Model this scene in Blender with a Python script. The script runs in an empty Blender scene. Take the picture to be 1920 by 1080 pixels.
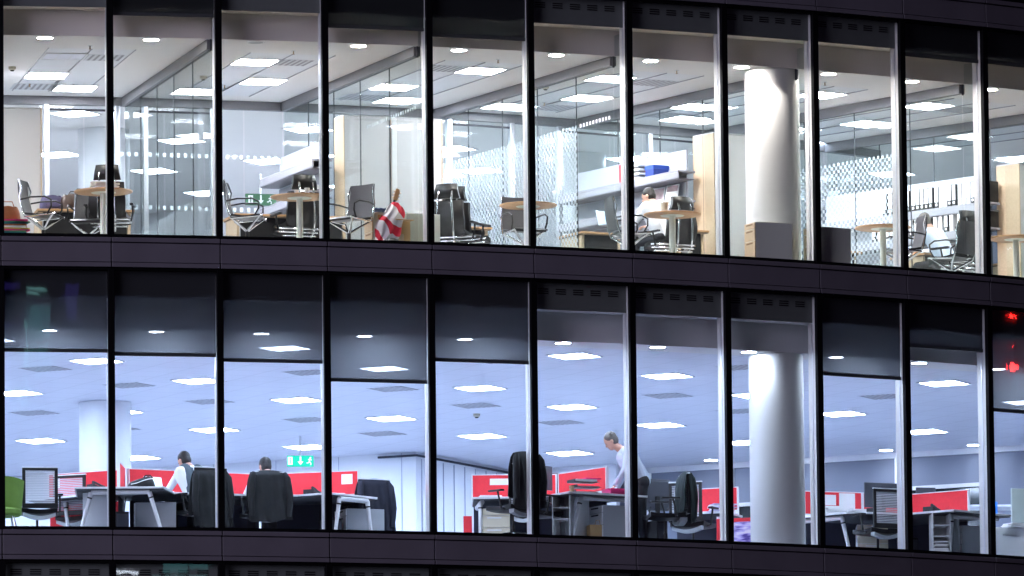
import bpy, math, random
from mathutils import Vector, Matrix
random.seed(7)
sc = bpy.context.scene
col = sc.collection
# ------------------------------------------------------------------ camera, world, light
PITCH, ROLL, FPX = .1199, -.0105, 17141.5
_F = Vector((0, math.cos(PITCH), math.sin(PITCH)))
_U = Vector((0, -math.sin(PITCH), math.cos(PITCH)))
_R = Vector((1, 0, 0))
_R2 = _R*math.cos(ROLL) + _U*math.sin(ROLL)
_U2 = -_R*math.sin(ROLL) + _U*math.cos(ROLL)
cd = bpy.data.cameras.new('camera')
cam = bpy.data.objects.new('camera', cd)
col.objects.link(cam)
cd.sensor_width = 36
cd.lens = FPX/1920*36
cd.clip_start = .5
cd.clip_end = 2000
cam.matrix_world = Matrix.Translation((0, 0, 1.7)) @ Matrix((
    (_R2.x, _U2.x, -_F.x, 0), (_R2.y, _U2.y, -_F.y, 0), (_R2.z, _U2.z, -_F.z, 0), (0, 0, 0, 1)))
sc.camera = cam
w = bpy.data.worlds.new('World')
sc.world = w
w.use_nodes = True
wn = w.node_tree.nodes
wl = w.node_tree.links
bg = wn['Background']
sky = wn.new('ShaderNodeTexSky')
sky.sky_type = 'NISHITA'
sky.sun_disc = False
sky.sun_elevation = math.radians(-6)
sky.sun_rotation = math.radians(200)
hs = wn.new('ShaderNodeHueSaturation')
hs.inputs['Saturation'].default_value = .35
mixw = wn.new('ShaderNodeMixRGB')
mixw.blend_type = 'ADD'
mixw.inputs[0].default_value = 1
mixw.inputs[2].default_value = (.030, .022, .050, 1)     # city glow in the night sky
wl.new(sky.outputs[0], hs.inputs['Color'])
wl.new(hs.outputs[0], mixw.inputs[1])
wl.new(mixw.outputs[0], bg.inputs[0])
bg.inputs[1].default_value = .12
sl = bpy.data.lights.new('city_glow', 'SUN')            # low, soft glow of the city on the left
sl.energy = .68
sl.color = (.80, .74, 1.0)
sl.angle = math.radians(40)
so = bpy.data.objects.new('city_glow', sl)
col.objects.link(so)
so.rotation_euler = Vector((.68, .72, -.10)).to_track_quat('-Z', 'Y').to_euler()
vs = sc.view_settings
vs.view_transform = 'Standard'
vs.look = 'None'
vs.gamma = 1
vs.use_curve_mapping = False
vs.exposure = 1.6
sc.cycles.use_denoising = True
sc.cycles.max_bounces = 10
sc.cycles.diffuse_bounces = 5
sc.cycles.glossy_bounces = 4
sc.cycles.transmission_bounces = 4
sc.cycles.transparent_max_bounces = 24
sc.cycles.sample_clamp_indirect = 6
sc.cycles.caustics_reflective = False
sc.cycles.caustics_refractive = False

# ------------------------------------------------------------------ the curved plan of the building
ZS, FH, HH = 17.336, 3.9905, 3.501          # sill height of the upper storey, storey height, glass height
H0, DT = .1712, .0513
T0 = H0-DT/2
RV = .75/math.sin(DT/2)
CX, CY = -6.927-RV*math.sin(T0), 122.97+RV*math.cos(T0)
UF = ZS-.04
LF = UF-FH
UC, LC = UF+2.82, LF+2.785                  # ceiling heights


def W(s, d, z=0):
    """point at bay position s along the curve, d metres inside the glass line"""
    t = T0+DT*s
    return Vector((CX+(RV-d)*math.sin(t), CY-(RV-d)*math.cos(t), z))


def A(s):
    return T0+DT*s


# ------------------------------------------------------------------ materials
MATS = {}


def mat(name, c, rough=.5, metal=0, spec=.5, noise=0, nscale=8, bump=0, coat=0):
    if name in MATS:
        return MATS[name]
    m = bpy.data.materials.new(name)
    m.use_nodes = True
    nt = m.node_tree
    b = nt.nodes['Principled BSDF']
    b.inputs['Base Color'].default_value = (*c, 1)
    b.inputs['Roughness'].default_value = rough
    b.inputs['Metallic'].default_value = metal
    b.inputs['Specular IOR Level'].default_value = spec
    b.inputs['Coat Weight'].default_value = coat
    if noise or bump:
        tc = nt.nodes.new('ShaderNodeTexCoord')
        n = nt.nodes.new('ShaderNodeTexNoise')
        n.inputs['Scale'].default_value = nscale
        n.inputs['Detail'].default_value = 4
        nt.links.new(tc.outputs['Object'], n.inputs['Vector'])
        if noise:
            r = nt.nodes.new('ShaderNodeMapRange')
            r.inputs[3].default_value = 1-noise
            r.inputs[4].default_value = 1+noise
            nt.links.new(n.outputs['Fac'], r.inputs[0])
            v = nt.nodes.new('ShaderNodeVectorMath')
            v.operation = 'SCALE'
            v.inputs[0].default_value = c
            nt.links.new(r.outputs[0], v.inputs['Scale'])
            nt.links.new(v.outputs[0], b.inputs['Base Color'])
        if bump:
            bp = nt.nodes.new('ShaderNodeBump')
            bp.inputs['Strength'].default_value = bump
            bp.inputs['Distance'].default_value = .02
            nt.links.new(n.outputs['Fac'], bp.inputs['Height'])
            nt.links.new(bp.outputs[0], b.inputs['Normal'])
    MATS[name] = m
    return m


def emit(name, c, s):
    if name in MATS:
        return MATS[name]
    m = bpy.data.materials.new(name)
    m.use_nodes = True
    nt = m.node_tree
    nt.nodes.clear()
    e = nt.nodes.new('ShaderNodeEmission')
    o = nt.nodes.new('ShaderNodeOutputMaterial')
    e.inputs[0].default_value = (*c, 1)
    e.inputs[1].default_value = s
    nt.links.new(e.outputs[0], o.inputs[0])
    MATS[name] = m
    return m


def glass(name, tint, wave=0, refl=1.0, haze=0):
    m = bpy.data.materials.new(name)
    m.use_nodes = True
    nt = m.node_tree
    nt.nodes.clear()
    N = nt.nodes.new
    tr, gl, mx, fr, o = N('ShaderNodeBsdfTransparent'), N('ShaderNodeBsdfGlossy'), N('ShaderNodeMixShader'), N('ShaderNodeFresnel'), N('ShaderNodeOutputMaterial')
    tr.inputs[0].default_value = (*tint, 1)
    gl.inputs['Roughness'].default_value = .01
    gl.inputs[0].default_value = (refl, refl, refl, 1)
    fr.inputs[0].default_value = 1.5
    ge, mr = N('ShaderNodeNewGeometry'), N('ShaderNodeMapRange')      # same reflectance from both sides of the pane
    mr.inputs[3].default_value = 1.5
    mr.inputs[4].default_value = 1/1.5
    nt.links.new(ge.outputs['Backfacing'], mr.inputs[0])
    nt.links.new(mr.outputs[0], fr.inputs[0])
    nt.links.new(fr.outputs[0], mx.inputs[0])
    nt.links.new(tr.outputs[0], mx.inputs[1])
    nt.links.new(gl.outputs[0], mx.inputs[2])
    last = mx
    if haze:
        df, m2 = N('ShaderNodeBsdfDiffuse'), N('ShaderNodeMixShader')
        df.inputs[0].default_value = (.8, .9, .9, 1)
        m2.inputs[0].default_value = haze
        nt.links.new(mx.outputs[0], m2.inputs[1])
        nt.links.new(df.outputs[0], m2.inputs[2])
        last = m2
    nt.links.new(last.outputs[0], o.inputs[0])
    if wave:
        tc, n, mp, bp = N('ShaderNodeTexCoord'), N('ShaderNodeTexNoise'), N('ShaderNodeMapping'), N('ShaderNodeBump')
        mp.inputs['Scale'].default_value = (1.6, 1.6, .5)
        n.inputs['Scale'].default_value = 2.2
        n.inputs['Detail'].default_value = 2
        bp.inputs['Strength'].default_value = wave
        bp.inputs['Distance'].default_value = .01
        nt.links.new(tc.outputs['Object'], mp.inputs[0])
        nt.links.new(mp.outputs[0], n.inputs['Vector'])
        nt.links.new(n.outputs['Fac'], bp.inputs['Height'])
        nt.links.new(bp.outputs[0], gl.inputs['Normal'])
    MATS[name] = m
    return m


def blindmat(name, c, openness, trans):
    m = bpy.data.materials.new(name)
    m.use_nodes = True
    nt = m.node_tree
    nt.nodes.clear()
    N = nt.nodes.new
    tr, df, tl, m1, m2, o = N('ShaderNodeBsdfTransparent'), N('ShaderNodeBsdfDiffuse'), N('ShaderNodeBsdfTranslucent'), N('ShaderNodeMixShader'), N('ShaderNodeMixShader'), N('ShaderNodeOutputMaterial')
    df.inputs[0].default_value = (*c, 1)
    tl.inputs[0].default_value = (*c, 1)
    m1.inputs[0].default_value = trans
    m2.inputs[0].default_value = openness
    nt.links.new(df.outputs[0], m1.inputs[1])
    nt.links.new(tl.outputs[0], m1.inputs[2])
    nt.links.new(m1.outputs[0], m2.inputs[1])
    nt.links.new(tr.outputs[0], m2.inputs[2])
    nt.links.new(m2.outputs[0], o.inputs[0])
    return m


def checkmat(name, cell, opacity, band=None):
    """film of frosted squares stuck on clear glass"""
    m = bpy.data.materials.new(name)
    m.use_nodes = True
    nt = m.node_tree
    nt.nodes.clear()
    N = nt.nodes.new
    tc, sep, o = N('ShaderNodeTexCoord'), N('ShaderNodeSeparateXYZ'), N('ShaderNodeOutputMaterial')
    nt.links.new(tc.outputs['Object'], sep.inputs[0])

    def mth(op, a, b=None):
        n = N('ShaderNodeMath')
        n.operation = op
        for i, v in enumerate((a, b)):
            if v is None:
                continue
            if isinstance(v, (int, float)):
                n.inputs[i].default_value = v
            else:
                nt.links.new(v, n.inputs[i])
        return n.outputs[0]
    fy = mth('FLOOR', mth('DIVIDE', sep.outputs[1], cell))
    fz = mth('FLOOR', mth('DIVIDE', sep.outputs[2], cell))
    k = mth('ABSOLUTE', mth('MODULO', mth('ADD', fy, fz), 2))
    fac = mth('MULTIPLY', k, opacity)
    tr, df, tl, m1, m2 = N('ShaderNodeBsdfTransparent'), N('ShaderNodeBsdfDiffuse'), N('ShaderNodeBsdfTranslucent'), N('ShaderNodeMixShader'), N('ShaderNodeMixShader')
    df.inputs[0].default_value = tl.inputs[0].default_value = (.62, .70, .73, 1)
    m1.inputs[0].default_value = .5
    nt.links.new(fac, m2.inputs[0])
    nt.links.new(df.outputs[0], m1.inputs[1])
    nt.links.new(tl.outputs[0], m1.inputs[2])
    nt.links.new(tr.outputs[0], m2.inputs[1])
    nt.links.new(m1.outputs[0], m2.inputs[2])
    nt.links.new(m2.outputs[0], o.inputs[0])
    return m


def tilemat(name, c, rough, tile=.6, line=.75, ang=0, noise=.03, streak=0):
    """metal pan ceiling: faint joints every tile"""
    m = mat(name, c, rough, noise=noise, nscale=.7)
    nt = m.node_tree
    b = nt.nodes['Principled BSDF']
    tc, mp, br, mx = nt.nodes.new('ShaderNodeTexCoord'), nt.nodes.new('ShaderNodeMapping'), nt.nodes.new('ShaderNodeTexBrick'), nt.nodes.new('ShaderNodeMixRGB')
    mp.inputs['Rotation'].default_value = (0, 0, ang)
    br.offset = 0
    br.inputs['Scale'].default_value = 1
    br.inputs['Brick Width'].default_value = tile
    br.inputs['Row Height'].default_value = tile
    br.inputs['Mortar Size'].default_value = .006
    br.inputs['Color1'].default_value = (1, 1, 1, 1)
    br.inputs['Color2'].default_value = (.965, .965, .965, 1)
    br.inputs['Mortar'].default_value = (line, line, line, 1)
    mx.blend_type = 'MULTIPLY'
    mx.inputs[0].default_value = 1
    old = b.inputs['Base Color'].links[0].from_socket
    nt.links.new(tc.outputs['Object'], mp.inputs[0])
    nt.links.new(mp.outputs[0], br.inputs['Vector'])
    nt.links.new(old, mx.inputs[1])
    nt.links.new(br.outputs[0], mx.inputs[2])
    nt.links.new(mx.outputs[0], b.inputs['Base Color'])
    return m


def woodmat(name, c):
    m = mat(name, c, .42, noise=.12, nscale=3)
    nt = m.node_tree
    n = [x for x in nt.nodes if x.type == 'TEX_NOISE'][0]
    mp = nt.nodes.new('ShaderNodeMapping')
    mp.inputs['Scale'].default_value = (1, 9, 9)
    tc = [x for x in nt.nodes if x.type == 'TEX_COORD'][0]
    nt.links.new(tc.outputs['Object'], mp.inputs[0])
    nt.links.new(mp.outputs[0], n.inputs['Vector'])
    return m


M_black = mat('black frame paint', (.0025, .0025, .0035), .6, spec=.08, noise=.2)
M_span = mat('anodised spandrel', (.13, .12, .145), .38, metal=.0, noise=.22, nscale=1.7)
M_seal = mat('dark gasket', (.004, .004, .006), .6)
M_mull = mat('pale mullion', (.62, .62, .62), .45, noise=.04)
M_vent = mat('vent panel', (.14, .155, .15), .6, noise=.1)
M_slot = mat('vent slot', (.003, .003, .003), .8)
M_beige = mat('beige soffit', (.80, .74, .66), .7, noise=.04, nscale=2)
M_taupe = mat('taupe bulkhead', (.78, .73, .68), .7, noise=.06, nscale=2)
M_lbulk = mat('grey bulkhead', (.74, .74, .76), .7, noise=.05, nscale=2)
M_ceil = mat('ceiling plaster', (.80, .78, .77), .6, noise=.03, nscale=1.5)
M_lceil = tilemat('ceiling pans', (.74, .76, .84), .38, ang=-.4636, line=.66)
M_raft = mat('ceiling raft', (.73, .74, .77), .33, noise=.05, nscale=1.5)
M_carpet = mat('carpet', (.54, .54, .55), .95, noise=.15, nscale=40)
M_lcarpet = mat('lower carpet', (.34, .35, .38), .95, noise=.15, nscale=40)
M_white = mat('white paint', (.72, .72, .72), .5, noise=.03)
M_wall = mat('white wall', (.76, .77, .80), .7, noise=.04, nscale=1)
M_header = mat('header beam', (.17, .17, .185), .6, noise=.04)
M_alu = mat('aluminium', (.62, .64, .68), .3, metal=.7)
M_chrome = mat('chrome', (.85, .85, .85), .14, metal=1)
M_blk = mat('black plastic', (.006, .006, .007), .45, noise=.2)
M_leather = mat('black leather', (.009, .0085, .0085), .34, noise=.3, nscale=6, bump=.3)
M_mesh = mat('grey mesh', (.085, .085, .095), .7, noise=.2, nscale=60)
M_dmesh = mat('dark mesh', (.03, .03, .035), .7, noise=.2, nscale=60)
M_beech = woodmat('beech', (.52, .30, .14))
M_pale = woodmat('pale maple', (.56, .42, .28))
M_tan = mat('tan card', (.62, .42, .20), .8, noise=.12, nscale=5)
M_cream = mat('cream laminate', (.70, .66, .52), .55, noise=.04)
M_gcab = mat('grey cabinet', (.82, .86, .76), .5, noise=.04, nscale=2)
M_lcab = mat('light cabinet', (.56, .545, .545), .5, noise=.05, nscale=1.5)
M_wlam = mat('white laminate', (.76, .78, .80), .4, noise=.03)
M_glam = mat('grey laminate', (.42, .45, .48), .5, noise=.05)
M_red = mat('red fabric', (.72, .028, .04), .8, noise=.12, nscale=20)
M_navy = mat('navy cloth', (.010, .012, .026), .85, noise=.3, nscale=7, bump=.6)
M_char = mat('charcoal cloth', (.009, .011, .013), .85, noise=.3, nscale=7, bump=.6)
M_dteal = mat('dark green cloth', (.006, .016, .016), .85, noise=.3, nscale=7, bump=.6)
M_screen = mat('monitor back', (.05, .055, .07), .4, noise=.1)
M_shelf = mat('shelf metal', (.27, .27, .30), .45, noise=.04)
M_shelfw = mat('shelf wall', (.44, .47, .53), .55, noise=.03)
M_blue = mat('blue card', (.008, .035, .24), .5, noise=.1)
M_paper = mat('paper', (.86, .86, .86), .8, noise=.05, nscale=20)
M_green = mat('green fabric', (.13, .24, .035), .8, noise=.12, nscale=12)
M_brown = mat('brown leather', (.30, .10, .035), .4, noise=.4, nscale=8, bump=.3)
M_pink = mat('pink card', (.65, .03, .18), .6)
M_skin = mat('skin', (.62, .35, .25), .55, noise=.06)
M_hair = mat('dark hair', (.012, .009, .008), .55, noise=.4, nscale=30, bump=.5)
M_ghair = mat('greying hair', (.10, .085, .075), .6, noise=.4, nscale=30, bump=.5)
M_shirt = mat('white shirt', (.78, .80, .84), .8, noise=.05, nscale=6, bump=.5)
M_bshirt = mat('pale blue shirt', (.60, .68, .80), .8, noise=.06, nscale=6, bump=.5)
M_vest = mat('grey waistcoat', (.07, .10, .12), .85, noise=.2, nscale=9, bump=.4)
M_trous = mat('dark trousers', (.018, .019, .024), .85, noise=.2, nscale=9, bump=.4)
M_cglass = glass('facade glass', (.95, .965, .96), wave=.013)
M_pglass = glass('partition glass', (.95, .985, .98), refl=.32, haze=.008)
M_blind = blindmat('blind cloth', (.105, .112, .125), .035, .68)
M_ublind = blindmat('dark blind cloth', (.06, .068, .07), .02, .65)
M_fblind = mat('far blind', (.20, .22, .28), .8, noise=.06, nscale=1)
M_film = checkmat('checker film', .05, .55)
M_film2 = checkmat('sparse film', .05, .30)
M_filmS = checkmat('solid film', 50, .0)
M_lightU = emit('upper light', (.88, .90, 1.0), 40)
M_lightC = emit('corridor light', (.72, .80, 1.0), 14)
M_lightL = emit('lower light', (.56, .70, 1.0), 32)
M_dlU = emit('upper downlight', (1.0, .94, .88), 130)
M_dlL = emit('lower downlight', (.68, .80, 1.0), 90)
M_exit = emit('exit green', (.02, .60, .45), .55)
M_exitW = emit('exit white', (.75, 1, .95), .7)


# ------------------------------------------------------------------ mesh building
class MB:
    def __init__(self):
        self.v, self.f, self.mi, self.cur = [], [], [], 0

    def add(self, vs, fs):
        o = len(self.v)
        self.v += [tuple(x) for x in vs]
        self.f += [tuple(i+o for i in f) for f in fs]
        self.mi += [self.cur]*len(fs)
        return self

    def box(self, x0, x1, y0, y1, z0, z1, M=None):
        vs = [Vector(p) for p in ((x0, y0, z0), (x1, y0, z0), (x1, y1, z0), (x0, y1, z0), (x0, y0, z1), (x1, y0, z1), (x1, y1, z1), (x0, y1, z1))]
        if M is not None:
            vs = [M @ p for p in vs]
        return self.add(vs, [(0, 3, 2, 1), (4, 5, 6, 7), (0, 1, 5, 4), (1, 2, 6, 5), (2, 3, 7, 6), (3, 0, 4, 7)])

    def cyl(self, p0, p1, r0, r1=None, n=14):
        p0, p1 = Vector(p0), Vector(p1)
        if r1 is None:
            r1 = r0
        d = (p1-p0).normalized()
        a = d.orthogonal().normalized()
        b = d.cross(a)
        vs = []
        for p, r in ((p0, r0), (p1, r1)):
            for i in range(n):
                t = 2*math.pi*i/n
                vs.append(p+(a*math.cos(t)+b*math.sin(t))*r)
        fs = [(i, (i+1) % n, n+(i+1) % n, n+i) for i in range(n)]
        fs += [tuple(reversed(range(n))), tuple(range(n, 2*n))]
        return self.add(vs, fs)

    def tube(self, pts, r, n=8):
        pts = [Vector(p) for p in pts]
        rings = []
        prev = None
        for i, p in enumerate(pts):
            d = (pts[min(i+1, len(pts)-1)]-pts[max(i-1, 0)]).normalized()
            a = d.orthogonal().normalized() if prev is None else (prev-d*prev.dot(d)).normalized()
            prev = a
            b = d.cross(a)
            rr = r[i] if isinstance(r, (list, tuple)) else r
            rings.append([p+(a*math.cos(2*math.pi*k/n)+b*math.sin(2*math.pi*k/n))*rr for k in range(n)])
        vs = [q for g in rings for q in g]
        fs = []
        for i in range(len(rings)-1):
            for k in range(n):
                fs.append((i*n+k, i*n+(k+1) % n, (i+1)*n+(k+1) % n, (i+1)*n+k))
        fs += [tuple(reversed(range(n))), tuple(range((len(rings)-1)*n, len(rings)*n))]
        return self.add(vs, fs)

    def lathe(self, prof, c=(0, 0, 0), n=32, caps=True):
        vs, fs = [], []
        for r, z in prof:
            for k in range(n):
                t = 2*math.pi*k/n
                vs.append((c[0]+r*math.cos(t), c[1]+r*math.sin(t), c[2]+z))
        for i in range(len(prof)-1):
            for k in range(n):
                fs.append((i*n+k, i*n+(k+1) % n, (i+1)*n+(k+1) % n, (i+1)*n+k))
        if caps:
            fs += [tuple(reversed(range(n))), tuple(range((len(prof)-1)*n, len(prof)*n))]
        return self.add(vs, fs)

    def prism(self, poly, z0, z1):
        n = len(poly)
        ar = sum(poly[i][0]*poly[(i+1) % n][1]-poly[(i+1) % n][0]*poly[i][1] for i in range(n))
        if ar < 0:
            poly = poly[::-1]
        vs = [(p[0], p[1], z0) for p in poly]+[(p[0], p[1], z1) for p in poly]
        fs = [tuple(reversed(range(n))), tuple(range(n, 2*n))]
        fs += [(i, (i+1) % n, n+(i+1) % n, n+i) for i in range(n)]
        return self.add(vs, fs)

    def sheet(self, fn, nu, nv, th):
        """curved sheet with thickness; fn(u,v) -> (point, normal)"""
        P, Q = [], []
        for i in range(nu+1):
            for j in range(nv+1):
                p, nn = fn(i/nu, j/nv)
                p, nn = Vector(p), Vector(nn).normalized()
                P.append(p+nn*th/2)
                Q.append(p-nn*th/2)
        o = len(P)
        idx = lambda i, j: i*(nv+1)+j
        fs = []
        for i in range(nu):
            for j in range(nv):
                fs.append((idx(i, j), idx(i+1, j), idx(i+1, j+1), idx(i, j+1)))
                fs.append((o+idx(i, j), o+idx(i, j+1), o+idx(i+1, j+1), o+idx(i+1, j)))
        for i in range(nu):
            fs.append((idx(i, 0), o+idx(i, 0), o+idx(i+1, 0), idx(i+1, 0)))
            fs.append((idx(i, nv), idx(i+1, nv), o+idx(i+1, nv), o+idx(i, nv)))
        for j in range(nv):
            fs.append((idx(0, j), idx(0, j+1), o+idx(0, j+1), o+idx(0, j)))
            fs.append((idx(nu, j), o+idx(nu, j), o+idx(nu, j+1), idx(nu, j+1)))
        return self.add(P+Q, fs)

    def build(self, name, m, parent=None, smooth=False, bevel=0, label=None):
        me = bpy.data.meshes.new(name)
        me.from_pydata(self.v, [], self.f)
        me.update()
        for mm in (m if isinstance(m, (list, tuple)) else [m]):
            if mm is not None:
                me.materials.append(mm)
        if any(self.mi):
            me.polygons.foreach_set('material_index', self.mi)
        o = bpy.data.objects.new(name, me)
        col.objects.link(o)
        if parent is not None:
            o.parent = parent
        if smooth:
            for p in me.polygons:
                p.use_smooth = True
            me.set_sharp_from_angle(angle=math.radians(38))
        if bevel:
            b = o.modifiers.new('bevel', 'BEVEL')
            b.width = bevel
            b.segments = 2
            b.limit_method = 'ANGLE'
        if label:
            o['label'] = label
        return o


def tag(o, label, cat, group=None, kind=None):
    if kind:
        o['kind'] = kind
    if label:
        o['label'] = label
    if cat:
        o['category'] = cat
    if group:
        o['group'] = group
    return o


def thing(name, label, cat, loc=(0, 0, 0), rz=0, group=None):
    o = bpy.data.objects.new(name, None)
    o.empty_display_size = .1
    col.objects.link(o)
    o.location = loc
    o.rotation_euler = (0, 0, rz)
    return tag(o, label, cat, group)


def struct(o):
    o['kind'] = 'structure'
    return o


def dup(root, loc, rz, label=None, group=None):
    r = root.copy()
    col.objects.link(r)
    r.location = loc
    r.rotation_euler = (0, 0, rz)
    if label:
        r['label'] = label
    if group:
        r['group'] = group
    for ch in list(root.children):
        c = ch.copy()
        col.objects.link(c)
        c.parent = r
        for g in ch.children:
            e = g.copy()
            col.objects.link(e)
            e.parent = c
    return r


class Repeat:
    """the first call builds the thing, later calls copy it with its parts"""
    def __init__(self, maker):
        self.maker, self.first = maker, None

    def __call__(self, loc, rz, label, group=None):
        if self.first is None:
            self.first = self.maker()
            o = self.first
            o.location = loc
            o.rotation_euler = (0, 0, rz)
            o['label'] = label
            if group:
                o['group'] = group
            return o
        return dup(self.first, loc, rz, label, group)


ORD = ['first', 'second', 'third', 'fourth', 'fifth', 'sixth', 'seventh', 'eighth', 'ninth', 'tenth', 'eleventh', 'twelfth', 'thirteenth', 'fourteenth', 'fifteenth', 'sixteenth', 'seventeenth', 'eighteenth', 'nineteenth', 'twentieth']
ORD += ['twenty '+x for x in ORD[:9]]+['thirtieth']+['thirty '+x for x in ORD[:9]]
B0, B1 = -2, 12                              # bays built (the photograph shows 0 to 10)
V = {i: W(i, 0) for i in range(B0, B1+2)}


def bayM(i, z=0):
    a = T0+DT*(i+.5)
    return Matrix.Translation((V[i].x, V[i].y, z)) @ Matrix.Rotation(a, 4, 'Z')


def mulM(i, z=0):
    return Matrix.Translation((V[i].x, V[i].y, z)) @ Matrix.Rotation(T0+DT*i, 4, 'Z')


# ------------------------------------------------------------------ ground
g = MB().box(-300, 300, -160, 400, -.5, 0)
struct(g.build('ground', mat('paving', (.06, .06, .065), .8, noise=.3, nscale=.5)))

# ------------------------------------------------------------------ facade
bld = thing('office_building', 'curved glass and dark metal office building with black mullions, lit at night', 'building')
SILLS = {'top': ZS+FH, 'upper': ZS, 'lower': ZS-FH, 'bottom': ZS-2*FH}
for key, zs in SILLS.items():
    for i in range(B0, B1+2):
        M = mulM(i)
        z1 = zs+HH
        m = MB()
        m.box(-.045, .045, -.07, .0, zs-.04, z1+.03, M)
        m.build('mullion', M_black, bld, bevel=.004)
        if key in ('upper', 'lower'):
            m = MB()
            m.box(-.032, .032, .002, .19, zs-.02, z1-.005, M)
            m.build('mullion_casing', M_mull, bld, bevel=.003)
            m = MB()
            m.box(-.039, -.033, .075, .10, zs-.01, z1-.02, M)
            m.build('blind_channel', M_alu, bld)
    for i in range(B0, B1+1):
        M = bayM(i)
        L = 1.5
        wnd = MB()
        wnd.box(.0, L, -.065, .03, zs-.045, zs+.0, M)
        wo = wnd.build('window', M_black, bld)
        MB().box(.0, L, -.065, .03, zs+HH, zs+HH+.035, M).build('head_transom', M_black, wo)
        gp = MB().add([M @ Vector(p) for p in ((.046, -.02, zs), (L-.046, -.02, zs), (L-.046, -.02, zs+HH), (.046, -.02, zs+HH))], [(0, 1, 2, 3)])
        gp.build('pane', M_cglass, wo)
        # vent panel behind the head of the glass
        vp = MB()
        vp.box(.036, L-.036, .07, .085, zs+3.13, zs+HH+.0, M)
        vp.cur = 1
        for k in range(5):
            cx = .20+k*.265
            for q in range(3):
                vp.box(cx-.075, cx+.075, .062, .068, zs+3.345+q*.030, zs+3.345+q*.030+.017, M)
        vp.build('vent_panel', [M_vent, M_slot], wo)
        # spandrel below this sill
        zt = zs-.045
        for (a, b, y) in ((zt-.065, zt-.004, -.105), (zt-.338, zt-.078, -.085), (zt-.408, zt-.348, -.105)):
            p = MB()
            p.box(.006, L-.006, y, .03, a, b, M)
            p.build('spandrel_panel', M_span, bld, bevel=.004)
        p = MB()
        p.box(-.01, L+.01, -.045, .028, zt-.415, zt, M)
        p.build('spandrel_backing', M_seal, bld)


def arcpoly(d, s0, s1, yb, x0=None, x1=None):
    n = int((s1-s0)*2)
    pts = [W(s0+(s1-s0)*k/n, d) for k in range(n+1)]
    out = [(p.x, p.y) for p in pts]
    out += [(max(out[-1][0], x1 if x1 else out[-1][0]), yb), (min(out[0][0], x0 if x0 else out[0][0]), yb)]
    return out


S0, S1 = B0, B1+1
for key, zf in (('top', UF+FH), ('upper', UF), ('lower', LF), ('bottom', LF-FH)):
    m = MB()
    m.prism(arcpoly(.035, S0, S1, 148, -14, 20), zf-.36, zf)
    struct(m.build('floor', M_carpet if key == 'upper' else M_lcarpet))
m = MB().prism(arcpoly(.0, S0, S1, 148, -14, 20), UF+2*FH-.4, UF+2*FH)
struct(m.build('roof', M_seal))


def arcwall(name, d0, d1, z0, z1, m, s0=S0, s1=S1, step=.5):
    """curved wall between two depths"""
    n = int(round((s1-s0)/step))
    b = MB()
    vs = []
    for k in range(n+1):
        s = s0+(s1-s0)*k/n
        vs += [W(s, d0, z0), W(s, d1, z0), W(s, d1, z1), W(s, d0, z1)]
    fs = [(0, 1, 2, 3), tuple(len(vs)-4+i for i in (3, 2, 1, 0))]
    for k in range(n):
        a = 4*k
        for i in range(4):
            j = (i+1) % 4
            fs.append((a+i, a+4+i, a+4+j, a+j))
    b.add(vs, fs)
    return b.build(name, m)


for key, zf, zc, mb_, ms_ in (('upper', UF, UC, M_taupe, M_beige), ('lower', LF, LC, M_lbulk, M_lbulk)):
    zsill = zf+.04
    struct(arcwall('soffit', .088, .45, zsill+3.14, zsill+3.16, ms_))
    struct(arcwall('bulkhead', .41, .45, zc+.001, zsill+3.139, mb_))
    struct(MB().prism(arcpoly(.412, S0, S1, 148, -14, 20), zc, zc+.03).build('ceiling', M_ceil if key == 'upper' else M_lceil))
# plasterboard margin along the lower glass, a hair below the pans
struct(arcwall('ceiling_margin', .411, 1.05, LC-.004, LC-.0005, M_ceil))

# opaque back of the dark storeys
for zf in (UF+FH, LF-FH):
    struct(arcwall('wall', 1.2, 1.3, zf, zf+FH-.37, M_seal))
# ------------------------------------------------------------------ columns
def column(x, y, r, z0, z1, label, far=False):
    o = MB().lathe([(r, z0+.006), (r, z1-.006)], (x, y, 0), 48).build('column', M_wlam if far else mat('column paint', (.60, .60, .60), .55, noise=.05, nscale=1.2), smooth=True)  # stronger light on the far columns is put into their lighter colour
    return tag(o, label, 'column')


pc = W(7.88, .80)
column(pc.x, pc.y, .385, UF, UC, 'thick white round column lit by a downlight, upper storey, behind the low drawer unit')
column(pc.x, pc.y, .385, LF, LC, 'thick white round column just behind the glass of the lower storey')
column(-5.97, 132.95, .38, UF, UC, 'white round column deep in the upper storey behind the glass wall of the left office', True)
column(-5.97, 132.95, .38, LF, LC, 'white round column deep in the open lower office, behind the red desk screens', True)
column(1.05, 136.2, .38, UF, UC, 'white round column deep in the upper storey seen through the squared film', True)

# ------------------------------------------------------------------ ceiling lights
def ceiling_light(mname, dm, size=.6):
    def mk():
        t = thing('ceiling_light', '', 'ceiling light')
        h = size/2
        f = MB()
        for a in ((-h, h, -h, -h+.025), (-h, h, h-.025, h), (-h, -h+.025, -h+.025, h-.025), (h-.025, h, -h+.025, h-.025)):
            f.box(a[0], a[1], a[2], a[3], -.014, -.001)
        f.build('frame', M_white, t)
        g = MB().box(-h+.026, h-.026, -h+.026, h-.026, -.009, -.003)
        g.build('diffuser', dm, t)
        s = MB()
        for x in ((-.10, .09) if mname == 'U' else ()):
            s.box(x-.006, x+.006, -h+.03, h-.03, -.013, -.0095)
        if mname == 'U':
            s.build('louvre', M_white, t)
        return t
    return mk


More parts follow.
